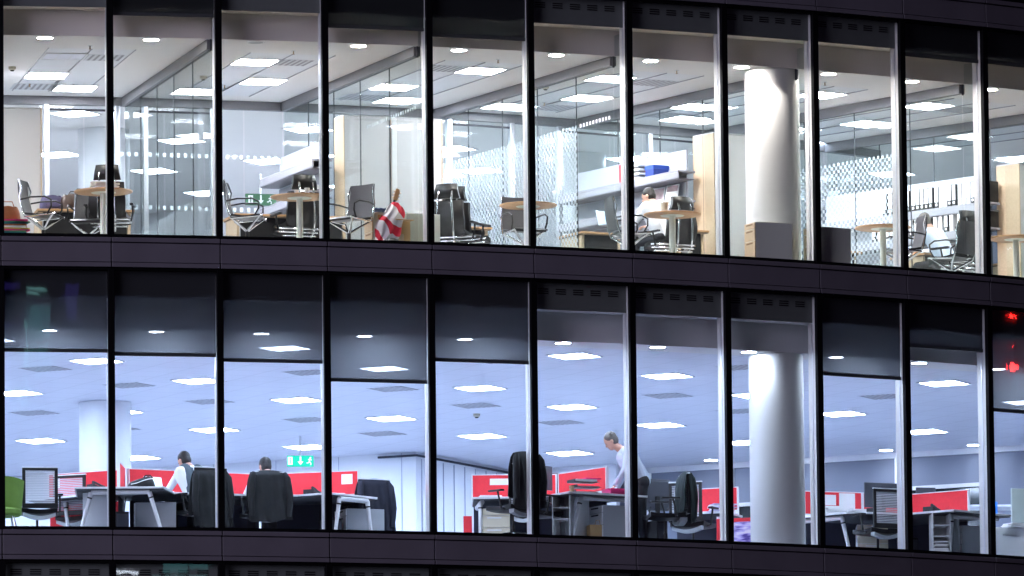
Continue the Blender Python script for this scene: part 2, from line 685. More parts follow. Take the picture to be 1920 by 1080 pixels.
LU = Repeat(ceiling_light('U', M_lightU))
LL = Repeat(ceiling_light('L', M_lightL))
LC_ = Repeat(ceiling_light('C', M_lightC))
UG = 'square ceiling lights of the upper storey'
LG = 'square ceiling lights of the lower storey'
ups = [(.80, 4.17, 'left office, on the left of the ceiling raft'), (1.27, 5.37, 'left office, at the back right of the ceiling raft'),
       (2.77, 2.41, 'office of the second window pair, front left of the raft'), (3.24, 4.21, 'office of the second window pair, back right of the raft'), (2.69, 5.4, 'office of the second window pair, far left corner of the raft'),
       (5.18, 2.34, 'third office, near the glass'), (4.79, 4.25, 'third office, middle of the raft on the left'), (5.23, 5.49, 'third office, back of the raft'),
       (6.67, 2.37, 'fourth office, near the glass'), (7.15, 4.21, 'fourth office, middle of the raft'), (6.64, 5.46, 'fourth office, far back'),
       (9.25, 2.36, 'fifth office, near the glass behind the column'), (8.62, 4.25, 'fifth office, middle of the raft'), (9.12, 5.41, 'fifth office, far back'),
       (10.72, 2.38, 'sixth office, near the glass'), (11.14, 4.29, 'sixth office, middle of the raft'), (10.66, 5.45, 'sixth office, far back'), (12.9, 2.4, 'last office at the right edge'),
       (-.8, 2.4, 'office left of the left edge, near the glass'), (-1.2, 4.2, 'office left of the left edge, behind')]
for s, d, wh in ups:
    LU(W(s, d, UC), A(s), 'square ceiling light, '+wh, UG)
t0_ = Repeat(ceiling_light('U', mat('dull tube cover', (.7, .7, .78), .3)))
t0_(W(.80, 2.30, UC), A(.8), 'unlit square light fitting at the front left of the left office ceiling raft', UG)
AG = -.4636
g1 = Vector((.4472, .8944, 0))
g2 = Vector((.8944, -.4472, 0))
O_ = Vector((-3.16, 126.1, 0))
corr = [(1.03, -1.69), (2.14, -1.71), (3.03, -1.70), (2.27, -2.48), (3.06, -2.37), (3.95, -2.55), (2.11, -.98), (2.95, -1.40), (3.90, -.95), (3.90, -.10), (3.1, -.7), (4.9, -.9), (4.9, 0), (3.9, .9), (5.1, .8), (4.1, -1.8), (4.8, -1.75), (1.2, -2.5), (4.9, 1.6), (3.3, -3.4)]
for n, (a, b) in enumerate(corr):
    p = O_+g1*3*a+g2*3*b
    if UC:
        LC_(Vector((p.x, p.y, UC)), AG, 'square ceiling light over the upper open office behind the glass offices, %s counted' % ORD[n], UG)
rows = 0
for i in range(-2, 7):
    for j in range(-5, 6):
        p = O_+g1*3*i+g2*3*j
        # keep inside the room
        t = math.atan2(p.x-CX, -(p.y-CY))
        dep = RV-math.hypot(p.x-CX, p.y-CY)
        s = (t-T0)/DT
        if dep < 1.2 and p.y < 140:
            continue
        if s < -2.5 or p.x > 14 or p.x < -12:
            continue
        # in front of the far walls
        if (p-Vector((-1.5, 140.45, 0))).dot(g1) > (-.35 if p.x < -1.3 else 2.1):
            continue
        if p.y > 146:
            continue
        LL(Vector((p.x, p.y, LC)), AG, 'square lower storey ceiling light, row %d from the glass, place %d in it' % (i+3, j+6), LG)


def downlight(dm, spot):
    def mk():
        t = thing('downlight', '', 'downlight')
        MB().lathe([(.125, -.006), (.125, -.001), (.104, -.001), (.104, -.006), (.125, -.006)], n=28, caps=False).build('rim', M_white, t)
        MB().lathe([(.103, -.004), (.103, -.003)], n=28).build('lamp', dm, t)
        return t
    return mk


DU, DL = Repeat(downlight(M_dlU, 0)), Repeat(downlight(M_dlL, 0))
for k in range(-2, 13):
    s = k+.46
    off = k == 2
    if not off:
        DU(W(s, .62, UC), A(s), 'round downlight in the upper ceiling edge, window %d from the left' % (k+1), 'round downlights along the upper glass')
    DL(W(s+.03, .60, LC-.004), A(s), 'round downlight in the lower ceiling edge, window %d from the left' % (k+1), 'round downlights along the lower glass')
DX = Repeat(downlight(mat('unlit lamp', (.2, .2, .2), .3), 0))
DX(W(2.46, .62, UC), 0, 'unlit round downlight in the upper ceiling edge, third window from the left', 'round downlights along the upper glass')
for s in (7.62, 8.35):
    pass
# the spot beams of the two downlights beside the columns
for nm, s, d, zc, e, c in (('upper', 7.50, .34, UC, 36, (1, .93, .86)), ('lower', 7.49, .45, LC, 3, (.8, .88, 1))):
    l = bpy.data.lights.new('downlight_beam', 'SPOT')
    l.energy = e
    l.color = c
    l.spot_size = math.radians(80)
    l.spot_blend = .45
    l.shadow_soft_size = .04
    o = bpy.data.objects.new('downlight_beam', l)
    col.objects.link(o)
    o.location = W(s, d, zc-.02)
    tgt = W(7.88, .8, zc-1.6)
    o.rotation_euler = (tgt-o.location).to_track_quat('-Z', 'Y').to_euler()
FD = Repeat(downlight(emit('far downlight', (.72, .82, 1), 30), 0))
for x, y, n in ((5.77, 140.95, 'rightmost'), (3.08, 142.2, 'left'), (4.42, 141.58, 'middle'), (7.1, 140.3, 'far right')):
    FD((x, y, LC-.001), 0, 'round downlight before the far window wall of the lower office, %s one' % n, 'round downlights by the far windows')


# ------------------------------------------------------------------ air diffusers (dark louvres)
def vent():
    t = thing('air_vent', '', 'air vent')
    h = .29
    MB().box(-h, h, -h, h, -.004, -.001).build('backing', mat('vent back', (.60, .61, .65), .6), t)
    s = MB()
    for k in range(7):
        x = -h+.045+k*.082
        s.box(x, x+.035, -h+.03, h-.03, -.008, -.0045)
    s.build('slats', mat('vent slat', (.26, .26, .28), .5), t)
    return t


VT = Repeat(vent)
for s, d, wh in ((1.18, 2.37, 'front right of the left office raft'), (.76, 5.29, 'back left of the left office raft'), (3.12, 2.35, 'front right of the second office raft'),
                 (2.72, 5.34, 'back left of the second office raft'), (4.76, 2.32, 'front left of the third office raft'), (4.71, 5.36, 'back left of the third office raft'),
                 (7.24, 2.5, 'front right of the fourth office raft'), (7.2, 5.3, 'back right of the fourth office raft'), (8.72, 5.2, 'back left of the fifth office raft'),
                 (11.2, 2.4, 'front right of the sixth office raft'), (8.72, 2.4, 'front left of the fifth office raft')):
    VT(W(s, d, UC-.001), A(s), 'louvred air vent in the upper ceiling, '+wh, 'louvred air vents')
for n, (a, b) in enumerate([(.17, -1.37), (1.0, -1.38), (1.84, -1.40), (1.84, -2.38), (.97, -.39), (2.84, -1.39), (1.82, -.38), (3.63, -1.38), (3.63, -.38), (1.86, 1.46), (3.63, .62), (3.4, 1.5), (2.7, -.38), (2.7, -2.4), (1.0, .6), (2.8, .62), (.1, -2.38), (1.0, -2.4)]):
    p = O_+g1*3*a+g2*3*b
    VT((p.x, p.y, LC-.001), AG, 'louvred air vent in the lower ceiling, %s from the left front' % ORD[n], 'louvred air vents')


def sprinkler():
    t = thing('sprinkler', '', 'sprinkler')
    MB().lathe([(.035, -.005), (.035, 0)], n=14).build('rose', M_alu, t)
    MB().cyl((0, 0, -.045), (0, 0, -.004), .008).lathe([(.018, -.05), (.018, -.045)], n=12).build('nozzle', mat('brass', (.35, .25, .16), .4, .8), t)
    return t


SP = Repeat(sprinkler)
for s, d in ((.95, 1.28), (2.95, 1.28), (5.05, 1.28), (7.0, 1.28), (8.75, 1.3), (10.9, 1.35), (.7, 5.0), (1.2, 5.0), (2.9, 4.7), (6.9, 4.9), (9.0, 4.2)):
    SP(W(s, d, UC-.001), 0, 'small brass sprinkler head in the upper ceiling above window %d' % (int(s)+1), 'sprinkler heads')


def detector():
    t = thing('smoke_detector', '', 'smoke detector')
    MB().lathe([(.052, -.004), (.056, 0)], n=24).lathe([(.03, -.05), (.05, -.035), (.052, -.004)], n=24).build('housing', mat('old ivory', (.55, .50, .38), .5), t, smooth=True)
    MB().lathe([(.022, -.062), (.03, -.05)], n=18).build('grille', M_slot, t)
    return t


SD = Repeat(detector)
for s, d, l in ((.36, 3.4, 'at the far left of the left office'), (2.5, 3.9, 'behind the glass of the second office'), (4.6, 3.9, 'between the second and third offices'), (6.3, 3.4, 'beside the fourth office partition')):
    SD(W(s, d, UC-.001), 0, 'ivory smoke detector on the upper ceiling '+l, 'smoke detectors')
p = O_+g1*3*3.05+g2*3*-.55
SD(Vector((p.x, p.y, LC)), 0, 'smoke detector on the lower ceiling between two square lights', 'smoke detectors')

# ceiling rafts of the offices: two rows of metal pans a few millimetres below the plaster
for k in range(0, 7):
    c = 2*k+1
    b = MB()
    for s_ in (-.215, .215):
        for q in range(7):
            d = 1.58+q*.59+.295
            M = Matrix.Translation(W(c+s_, d, UC)) @ Matrix.Rotation(A(c+s_*.6), 4, 'Z')
            b.box(-.298, .298, -.293, .293, -.0006, -.0001, M)
    o = b.build('ceiling_raft', M_raft)
    struct(o)
    e = MB()
    for s_ in (-.43, 0, .43):
        a, z = W(c+s_, 1.57, UC), W(c+s_, 5.7, UC)
        e.cyl(a+Vector((0, 0, -.004)), z+Vector((0, 0, -.004)), .009, n=6)
    struct(e.build('ceiling_trim', mat('raft trim', (.35, .35, .38), .3, .6)))

# ------------------------------------------------------------------ glass partitions between the upper offices
def partition(k, label, film=None, z_film=(0, 2.0), dfilm=(.48, 6.1), mat_=None):
    p = W(k, 0, UF)
    t = thing('glass_partition', label, 'partition', (p.x, p.y, p.z), A(k), 'glass partitions between the offices')
    H = 2.82-.135
    MB().box(-.05, .05, .46, 6.2, H, 2.819).build('header', M_header, t)
    MB().box(-.02, .02, .455, 6.2, .0, .05).build('floor_rail', M_alu, t)
    ds = [.46, 1.62, 2.86, 4.0, 5.12, 6.2]
    for a, b in zip(ds, ds[1:]):
        g = MB().box(-.006, .006, a+.004, b-.004, .052, H-.002)
        g.build('glass_panel', M_pglass, t)
    j = MB()
    for a in ds[1:-1]:
        j.box(-.008, .008, a-.004, a+.004, .052, H-.002)
    j.build('joints', mat('dark joint', (.05, .06, .07), .4), t)
    MB().box(-.013, .013, .437, .452, 2.66, 2.84).build('end_channel', mat('dark steel channel', (.10, .10, .11), .4, .5), t)
    MB().box(-.005, .005, .20, .436, .0, HH-.4).build('glass_fin', M_pglass, t)
    if film:
        MB().add([(-.0085, dfilm[0], z_film[0]), (-.0085, dfilm[1], z_film[0]), (-.0085, dfilm[1], z_film[1]), (-.0085, dfilm[0], z_film[1])], [(0, 1, 2, 3)]).build('squared_film', film, t)
    return t


partition(0, 'glass partition at the far left edge of the upper storey')
partition(2, 'clear glass partition with a faint band of squares, between first and second upper offices', M_film2, (0.05, .75), (.5, 6.1))
partition(4, 'glass partition behind the red and white flag, one row of squares near its top', M_film, (1.95, 2.0), (.5, 2.6))
t = partition(6, 'glass partition with frosted squares behind the round table of the third office', M_film, (.0, 2.0), (1.6, 6.1))
row = MB()
for k in range(10):
    row.add([(-.009, .55+k*.1, 1.95), (-.009, .60+k*.1, 1.95), (-.009, .60+k*.1, 2.0), (-.009, .55+k*.1, 2.0)], [(0, 1, 2, 3)])
row.build('square_row', M_paper, t)
partition(8, 'glass partition meeting the white column')
partition(10, 'glass partition with a dense chequered film of frosted squares, right of the column', M_film, (.0, 2.0), (1.72, 6.1))
partition(12, 'glass partition by the tan cabinet at the right edge')

# rear glass wall of the offices along the corridor
rear = thing('rear_glass_wall', 'glass wall with aluminium door frames closing the upper offices at the back', 'glass wall')
arc = arcwall('header', 6.2, 6.32, UF+2.70, UF+2.819, M_header)
arc.parent = rear
for k in range(-1, 13):
    for (a, b) in ((k, k+.5), (k+.5, k+1.0)):
        g = MB()
        pa, pb = W(a+.01, 6.27), W(b-.01, 6.27)
        g.add([(pa.x, pa.y, UF+.02), (pb.x, pb.y, UF+.02), (pb.x, pb.y, UF+2.7), (pa.x, pa.y, UF+2.7)], [(0, 1, 2, 3)])
        g.build('glass_panel', M_pglass, rear)
rw = MB()
for z_ in (1.98, 1.22):
    k = 1.95
    while k < 3.95:
        a_, b_ = W(k, 6.262), W(k+.038, 6.262)
        rw.add([(a_.x, a_.y, UF+z_), (b_.x, b_.y, UF+z_), (b_.x, b_.y, UF+z_+.06), (a_.x, a_.y, UF+z_+.06)], [(0, 1, 2, 3)])
        k += .088
rw.build('square_rows', mat('frosted square', (.6, .68, .72), .6), rear)
for s in (1.04, 1.91, 2.26, 3.1, 6.2, 7.07, 7.75, 9.1, 9.9, 11.05):
    M = Matrix.Translation(W(s, 6.27, UF)) @ Matrix.Rotation(A(s), 4, 'Z')
    MB().box(-.035, .035, -.05, .04, 0, 2.699, M).build('door_post', M_alu, rear, bevel=.004)
for a, b in ((1.08, 1.88), (2.3, 3.06), (6.24, 7.03), (9.14, 9.86), (7.8, 8.6)):
    pa, pb = W(a, 6.24, UF+2.63), W(b, 6.24, UF+2.63)
    MB().cyl(pa, pb, .016, n=6).build('door_head', mat('dark rail', (.03, .03, .04), .4), rear)

# ------------------------------------------------------------------ far walls
LWALL = [(-13.5, 146.4), (-1.51, 140.45)]


def wall(name, pts, z0, z1, m, th=.12, parent=None):
    b = MB()
    for p, q in zip(pts, pts[1:]):
        p, q = Vector((*p, 0)), Vector((*q, 0))
        d = (q-p).normalized()
        n = Vector((-d.y, d.x, 0))*th
        b.prism([(p.x, p.y), (q.x, q.y), (q+n).to_tuple()[:2], (p+n).to_tuple()[:2]], z0, z1)
    return b.build(name, m, parent)


for zf, zc in ((LF, LC), (UF, UC)):
    struct(wall('wall', [(-13.5, 146.4), (-1.51, 140.45)], zf, zc-.001, M_wall))
    struct(wall('wall', [(-1.51, 140.45), (-.03, 143.41)], zf, zc-.001, M_wall))
    struct(wall('wall', [(-.03, 143.41), (1.6, 142.6)], zf, zc-.001, M_wall))
    a = W(-2, 0)
    struct(wall('wall', [(-10.2, 122.0), (-14, 147)], zf, zc-.001, M_wall))
# shadow gap and panel joints on the far lower wall
j = MB()
for p, q in (((-2.1, 140.72), (-1.50, 140.43)), ((-1.50, 140.43), (-.05, 143.33))):
    p, q = Vector((*p, LC-.06)), Vector((*q, LC-.06))
    j.cyl(p-Vector((0, .03, 0)), q-Vector((0, .03, 0)), .022, n=4)
struct(j.build('shadow_gap', mat('dark gap', (.03, .035, .05), .7)))
j = MB()
for k in range(9):
    p = Vector((-1.51, 140.45, 0))+(Vector((-.03, 143.41, 0))-Vector((-1.51, 140.45, 0)))*(k+.5)/9
    j.box(p.x-.006, p.x+.012, p.y-.02, p.y+.0, LF, LC-.1)
for k in range(6):
    p = Vector((-1.51, 140.45, 0))+Vector((-.8944, .4472, 0))*(.25+k*1.1)
    j.box(p.x-.006, p.x+.006, p.y-.012, p.y+.0, LF, LC-.01)
struct(j.build('panel_joints', mat('joint grey', (.40, .42, .50), .7)))

# far window wall (lower and upper): white posts, blinds, dark glass
fw0, fw1 = Vector((1.6, 143.55, 0)), Vector((14.5, 137.0, 0))
fdv = (fw1-fw0).normalized()
fn = Vector((-fdv.y, fdv.x, 0))
fa = math.atan2(fdv.y, fdv.x)
drops = [2.6, 2.6, .55, 2.6, .45, 2.6, .55, .75, 2.6]
for lev, (zf, zc) in enumerate(((LF, LC), (UF, UC))):
    t = thing('far_window_wall', 'row of far windows with white posts and grey blinds across the %s office' % ('lower' if lev == 0 else 'upper'), 'window wall', (fw0.x, fw0.y, zf), fa)
    MB().box(-.2, 14.5, .0, .3, 2.70, zc-zf-.001).build('head', M_lbulk, t)
    MB().box(-.2, 14.5, .0, .3, 0, .12).build('sill', M_lbulk, t)
    MB().add([(-.2, .14, .12), (14.5, .14, .12), (14.5, .14, 2.7), (-.2, .14, 2.7)], [(0, 1, 2, 3)]).build('pane', mat('night glass', (.012, .018, .018), .08), t)
    px = [x*1.45+.55 for x in range(-1, 10)]
    for x in px:
        MB().box(x-.05, x+.05, -.03, .13, .12, 2.70).build('post', M_white, t, bevel=.004)
    for n, x in enumerate(px[:-1]):
        d = drops[n % len(drops)]
        if d > 0:
            MB().box(x+.055, x+1.395, .06, .066, 2.70-d, 2.699).build('blind', M_fblind, t)
            MB().box(x+.055, x+1.395, .045, .08, 2.70-d-.06, 2.70-d-.001).build('blind_bar', M_white, t)

# ------------------------------------------------------------------ roller blinds behind the main glass
def blind(i, zs, z, up, label):
    t = thing('roller_blind', label, 'roller blind', (V[i].x, V[i].y, zs), T0+DT*(i+.5), 'roller blinds behind the glass')
    MB().add([(.045, .052, z+.05), (1.455, .052, z+.05), (1.455, .052, HH-.002), (.045, .052, HH-.002)], [(0, 1, 2, 3)]).build('blind_cloth', M_ublind if up else M_blind, t)
    MB().box(.042, 1.458, .040, .062, z, z+.05).build('bottom_bar', mat('bar', (.05, .055, .06), .5), t, bevel=.004)
    return t


for i, z in ((1, 3.02), (3, 2.93), (4, 2.86), (9, 3.03), (10, 3.04), (-1, 2.7)):
    blind(i, ZS, z, True, 'dark roller blind drawn just below the head of upper window %d from the left' % (i+1))
for i, z in ((-2, 2.4), (-1, 2.4), (0, 2.38), (1, 2.34), (2, 2.28), (3, 2.04), (4, 2.355), (8, 2.40), (9, 2.88), (10, 2.05), (11, 2.3), (12, 2.4)):
    blind(i, ZS-FH, z, False, 'charcoal roller blind over the top of lower window %d from the left' % (i+1))
for i in range(B0, B1+1):
    for zs in (ZS+FH,):
        if abs(i-5) <= 7:
            blind(i, zs, 1.0, True, 'dark roller blind on the unlit %s storey, window %d from the left' % ('top', i+1))
# ------------------------------------------------------------------ chairs (front of the seat towards local +y)
PI = math.pi


def star_base(t, m, r=.30, h=.07):
    b = MB()
    for k in range(5):
        a = 2*PI*k/5+.3
        b.tube([(0, 0, .11), (.12*math.cos(a), .12*math.sin(a), .10), (r*math.cos(a), r*math.sin(a), h)], [.022, .02, .013], 8)
    bo = b.build('base', m, t, smooth=True)
    cb = MB()
    for k in range(5):
        a = 2*PI*k/5+.3
        x, y = r*math.cos(a), r*math.sin(a)
        cb.cyl((x-.012*math.sin(a)-.02, y, .03), (x-.02+.035, y, .03), .028, n=12)
    cb.build('castors', M_blk, bo)


def visitor_chair(mm):
    def mk():
        t = thing('meeting_chair', '', 'chair')
        star_base(t, M_chrome)
        MB().cyl((0, 0, .10), (0, 0, .26), .026).build('gas_column', M_blk, t, smooth=True)
        f = MB()
        for sx in (-1, 1):
            f.tube([(0, 0, .24), (sx*.13, .10, .34), (sx*.235, .20, .425)], [.02, .016, .012])
            f.tube([(0, 0, .24), (sx*.13, -.10, .33), (sx*.235, -.20, .41)], [.02, .016, .012])
            f.tube([(sx*.24, .24, .43), (sx*.24, -.20, .40), (sx*.24, -.235, .50), (sx*.235, -.27, .68), (sx*.225, -.245, .80), (sx*.215, -.29, .93)], .013)
        f.build('frame', M_chrome, t, smooth=True)

        def seat(u, v):
            x = (u-.5)*.46
            y = .24-.44*v
            z = .435+.012*math.cos(v*6)-.035*(v < .12)*(1-v/.12)
            return (x, y, z), (0, 0, 1)
        MB().sheet(seat, 8, 14, .028).build('seat', M_leather, t, smooth=True)

        def back(u, v):
            x = (u-.5)*(.46-.05*v*v)
            z = .47+.47*v
            y = -.215-.05*math.sin(v*2.6)-.05*v*v-.03*math.sin(u*PI)
            return (x, y, z), (0, 1, .1)
        MB().sheet(back, 12, 16, .02).build('backrest', mm, t, smooth=True)
        for sx in (-1, 1):
            MB().tube([(sx*.25, -.25, .64), (sx*.275, -.10, .665), (sx*.275, .10, .665), (sx*.27, .19, .62), (sx*.26, .19, .53), (sx*.25, .13, .43)], .012).build('armrest', M_blk, t, smooth=True)
        return t
    return mk


VC = Repeat(visitor_chair(M_mesh))


def exec_chair():
    t = thing('executive_chair', '', 'chair')
    star_base(t, M_chrome, .32)
    MB().cyl((0, 0, .10), (0, 0, .36), .028).build('gas_column', M_blk, t, smooth=True)

    def seat(u, v):
        x = (u-.5)*.52
        return (x, .27-.52*v, .49-.02*math.sin(v*PI)-.03*(2*u-1)**2*-1-.04*max(0, .15-v)/.15), (0, 0, 1)
    MB().sheet(seat, 10, 12, .07).build('seat', M_leather, t, smooth=True)

    def back(u, v):
        wv = .52-.10*abs(v-.45)
        x = (u-.5)*wv
        return (x, -.25-.05*math.sin(v*PI)+.05*(2*u-1)**2-.05*v, .47+.50*v), (0, 1, 0)
    MB().sheet(back, 12, 12, .05).build('backrest', M_leather, t, smooth=True)

    def head(u, v):
        x = (u-.5)*(.38-.07*v)
        return (x, -.30+.045*(2*u-1)**2-.03*math.sin(v*PI), 1.0+.21*v), (0, 1, 0)
    MB().sheet(head, 10, 8, .055).build('headrest', M_leather, t, smooth=True)
    f = MB()
    for sx in (-1, 1):
        f.tube([(sx*.10, -.33, 1.10), (sx*.10, -.37, .98), (sx*.115, -.37, .75), (sx*.12, -.36, .55), (sx*.12, -.33, .40), (sx*.10, -.22, .30), (0, 0, .34)], .014)
    for z, r in ((.46, .30), (.41, .28), (.36, .24)):
        f.tube([(-r, .05, z+.03), (-r*.93, -.20, z), (-r*.5, -.345, z-.015), (0, -.37, z-.02), (r*.5, -.345, z-.015), (r*.93, -.20, z), (r, .05, z+.03)], .012)
    f.build('frame', M_chrome, t, smooth=True)
    for sx in (-1, 1):
        MB().box(sx*.32-.025, sx*.32+.025, -.17, .16, .66, .69).tube([(sx*.30, -.05, .45), (sx*.325, -.05, .56), (sx*.32, -.02, .665)], .014).build('armrest', M_blk, t, bevel=.01)
    return t


EC = Repeat(exec_chair)


def task_chair(top=M_wlam, mesh=None):
    def mk():
        t = thing('task_chair', '', 'chair')
        star_base(t, M_blk, .31)
        MB().cyl((0, 0, .10), (0, 0, .22), .03).cyl((0, 0, .22), (0, 0, .40), .018).build('gas_column', M_blk, t, smooth=True)

        def seat(u, v):
            x = (u-.5)*.50
            return (x, .27-.50*v, .465-.025*math.sin(u*PI)-.02*math.sin(v*PI)), (0, 0, 1)
        MB().sheet(seat, 10, 10, .06).build('seat', M_blk, t, smooth=True)

        def under(u, v):
            x = (u-.5)*.44
            return (x, -.16-.10*v+.0, .40-.05*math.sin(u*PI)), (0, 0, 1)
        MB().sheet(under, 10, 3, .05).build('seat_shell', M_glam, t, smooth=True)
        bk = MB()
        for sx in (-1, 1):
            bk.box(sx*.225-.022, sx*.225+.022, -.30, -.265, .50, 1.035)
        bk.box(-.247, .247, -.30, -.265, 1.0, 1.035).box(-.247, .247, -.31, -.255, .48, .545)
        b = bk.build('backrest_frame', M_blk, t, bevel=.006)
        MB().box(-.25, .25, -.303, -.262, 1.0355, 1.05).build('cap', top, b, bevel=.004)
        rb = MB()
        for k in range(19):
            z = .555+k*.0235
            rb.box(-.203, .203, -.288, -.280, z, z+.0145)
        rb.build('backrest', mesh or mat('ribbed back', (.52, .53, .58), .6), t)
        for sx in (-1, 1):
            a = MB().tube([(sx*.24, -.10, .43), (sx*.30, -.08, .45), (sx*.31, -.06, .58), (sx*.31, -.03, .675)], [.018, .018, .014, .016])
            a.box(sx*.31-.035, sx*.31+.035, -.13, .13, .675, .70)
            a.build('armrest', M_blk, t, bevel=.008)
        return t
    return mk


TC = Repeat(task_chair())


def jacket(m):
    """suit jacket hung over the back of a chair: shoulders on the top rail, sleeves and skirts hanging"""
    def mk(seed=1, drop=.62, wide=.25):
        b = MB()
        rr = random.Random(seed)
        ph = [rr.uniform(0, 6) for _ in range(6)]

        def shell(side):
            def fn(u, v):
                a = (u-.5)*2
                wv = wide*(.93+.09*min(1, v*5)+.10*v)+.012
                x = a*wv
                z = 1.075-.035*a*a*(1-v)-drop*v-(.015*math.sin(u*5+ph[3])+.012*math.sin(u*13+ph[4])-.04*a*a)*v*v
                fold = (.012*math.sin(u*15+ph[0]+v*2)+.009*math.sin(u*29+ph[1]-v*3)+.006*math.sin(v*14+u*9+ph[5]))*min(1, v*2.2)
                y = -.283-side*(.035+.035*min(1, v*3)*(1-.5*a*a)+.03*v)-side*fold
                if v < .10:
                    y = -.283-side*(.035+.05*v*3)*math.sin(v/.10*PI/2)
                return (x, y, z), (0, -side, .0)
            return fn
        b.sheet(shell(1), 40, 22, .012)
        bo = b.build('jacket', m, smooth=True)
        c = MB()

        def front(u, v):
            p, n = shell(-1)(u, v*.8)
            return p, n
        c.sheet(front, 26, 12, .012)
        c.build('lapels', m, bo, smooth=True)
        for sx in (-1, 1):
            s = MB().tube([(sx*(wide*.80), -.30, 1.03), (sx*(wide*.95), -.33, .95), (sx*(wide*.99), -.35, .82), (sx*(wide*1.06), -.36, .66), (sx*(wide*1.02), -.355, .52), (sx*(wide*.96), -.35, .40)], [.035, .048, .05, .046, .043, .040], 12)
            s.build('sleeve', m, bo, smooth=True)
        return bo
    return mk


def place_jacket(m, loc, rz, label, seed=1, **kw):
    o = jacket(m)(seed, **kw)
    o.location = loc
    o.rotation_euler = (0, 0, rz)
    return tag(o, label, 'jacket', 'jackets hung over chair backs')


# ------------------------------------------------------------------ tables, desks, drawers
def round_table():
    t = thing('round_table', '', 'table')
    MB().lathe([(.385, .705), (.40, .712), (.40, .728), (.396, .73)], n=48).build('tabletop', M_beech, t, smooth=True)
    MB().lathe([(.16, .698), (.17, .7045)], n=24).cyl((0, 0, .03), (0, 0, .70), .045, n=24).build('pedestal', M_gcab, t, smooth=True)
    MB().lathe([(.27, .0), (.27, .012), (.06, .03)], n=36).build('base', M_gcab, t, smooth=True)
    return t


RT = Repeat(round_table)
GT = 'round beech meeting tables by the upper glass'
for s, d, l in ((1.01, .71, 'round beech table with a stack of papers, between first and second upper windows'), (2.91, .82, 'round beech table with a glass and a cup before a black chair'),
                (5.21, .82, 'bare round beech table standing at the fifth black mullion'), (6.81, .98, 'round beech table with a white paper cup and loose papers'),
                (9.20, .85, 'bare round beech table right of the grey drawer unit by the chequered glass'), (10.84, .73, 'round beech table cut by the right edge of the view')):
    RT(W(s, d, UF), A(s), l, GT)


def desk_prism(name, label, poly, zf, top_m, cat='desk', th=.028, legs=(), panels=(), beam=None, under=mat('desk underside shade', (.05, .055, .065), .6)):  # default under colour is darkened to hold the shade below the desktop
    cx, cy = sum(p[0] for p in poly)/len(poly), sum(p[1] for p in poly)/len(poly)
    t = thing(name, label, cat, (cx, cy, zf))
    pl = [(p[0]-cx, p[1]-cy) for p in poly]
    MB().prism(pl, .73-th, .73).build('tabletop', top_m, t, bevel=.003)
    c2 = [(p[0]*.975, p[1]*.975) for p in pl]
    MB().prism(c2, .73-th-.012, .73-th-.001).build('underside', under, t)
    for (a, b) in legs:
        a, b = Vector((a[0]-cx, a[1]-cy, .66)), Vector((b[0]-cx, b[1]-cy, .0))
        lg = MB().tube([a, a.lerp(b, .1), b], [.034, .030, .022], 14).build('leg', M_wlam, t, smooth=True)
        MB().cyl(a+(b-a)*.10, a+(b-a)*.13, .034, n=14).build('collar', M_blk, lg)
    if beam:
        for a, b in beam:
            a, b = Vector((a[0]-cx, a[1]-cy, .665)), Vector((b[0]-cx, b[1]-cy, .665))
            MB().tube([a, b], .036, 10).build('beam', M_wlam, t, smooth=True)
    for (a, b, m) in panels:
        a, b = Vector((a[0]-cx, a[1]-cy, 0)), Vector((b[0]-cx, b[1]-cy, 0))
        d = (b-a).normalized()
        n = Vector((-d.y, d.x, 0))*.02
        MB().prism([(a.x, a.y), (b.x, b.y), (b.x+n.x, b.y+n.y), (a.x+n.x, a.y+n.y)], .04, .70).build('side_panel', m, t)
    return t


def drawers(front_m, body_m, w=.40, dp=.58, h=.56, hm=None):
    """drawer unit; fronts on local -x"""
    def mk():
        t = thing('drawer_unit', '', 'drawer unit')
        MB().box(-dp/2, dp/2, -w/2, w/2, .02, h).build('carcass', body_m, t, bevel=.004)
        z = .03
        for k, hh in enumerate((.26, .16, .09)):
            hh *= (h-.03)/.53
            dr = MB().box(-dp/2-.018, -dp/2-.001, -w/2+.003, w/2-.003, z+.003, z+hh).build('drawer', front_m, t, bevel=.002)
            MB().box(-dp/2-.022, -dp/2-.0185, -.10, .10, z+hh-.038, z+hh-.018).build('handle', hm or mat('bronze pull', (.22, .13, .06), .4), dr)
            z += hh+.006
        return t
    return mk


DU1 = Repeat(drawers(M_pale, M_gcab, w=.34, dp=.56))
GP = 'grey drawer units along the upper glass'
c0 = Vector((3.66, 126.86, UF))
DU1((3.60, 126.90, UF), math.radians(24), 'grey drawer unit with three maple drawer fronts, in front of the white column', GP)
q = W(8.26, .28)
DU1((q.x, q.y, UF), A(8.3), 'plain grey drawer unit in the window right of the white column', GP)
q = W(3.86, 1.13)
DU1((q.x, q.y, UF), A(3.9), 'grey drawer unit with a folded blue cloth on it, beside the red and white flag', GP)
q = W(4.15, 1.13)
DU1((q.x, q.y, UF), A(4.1), 'grey drawer unit standing right of the cardboard box', GP)


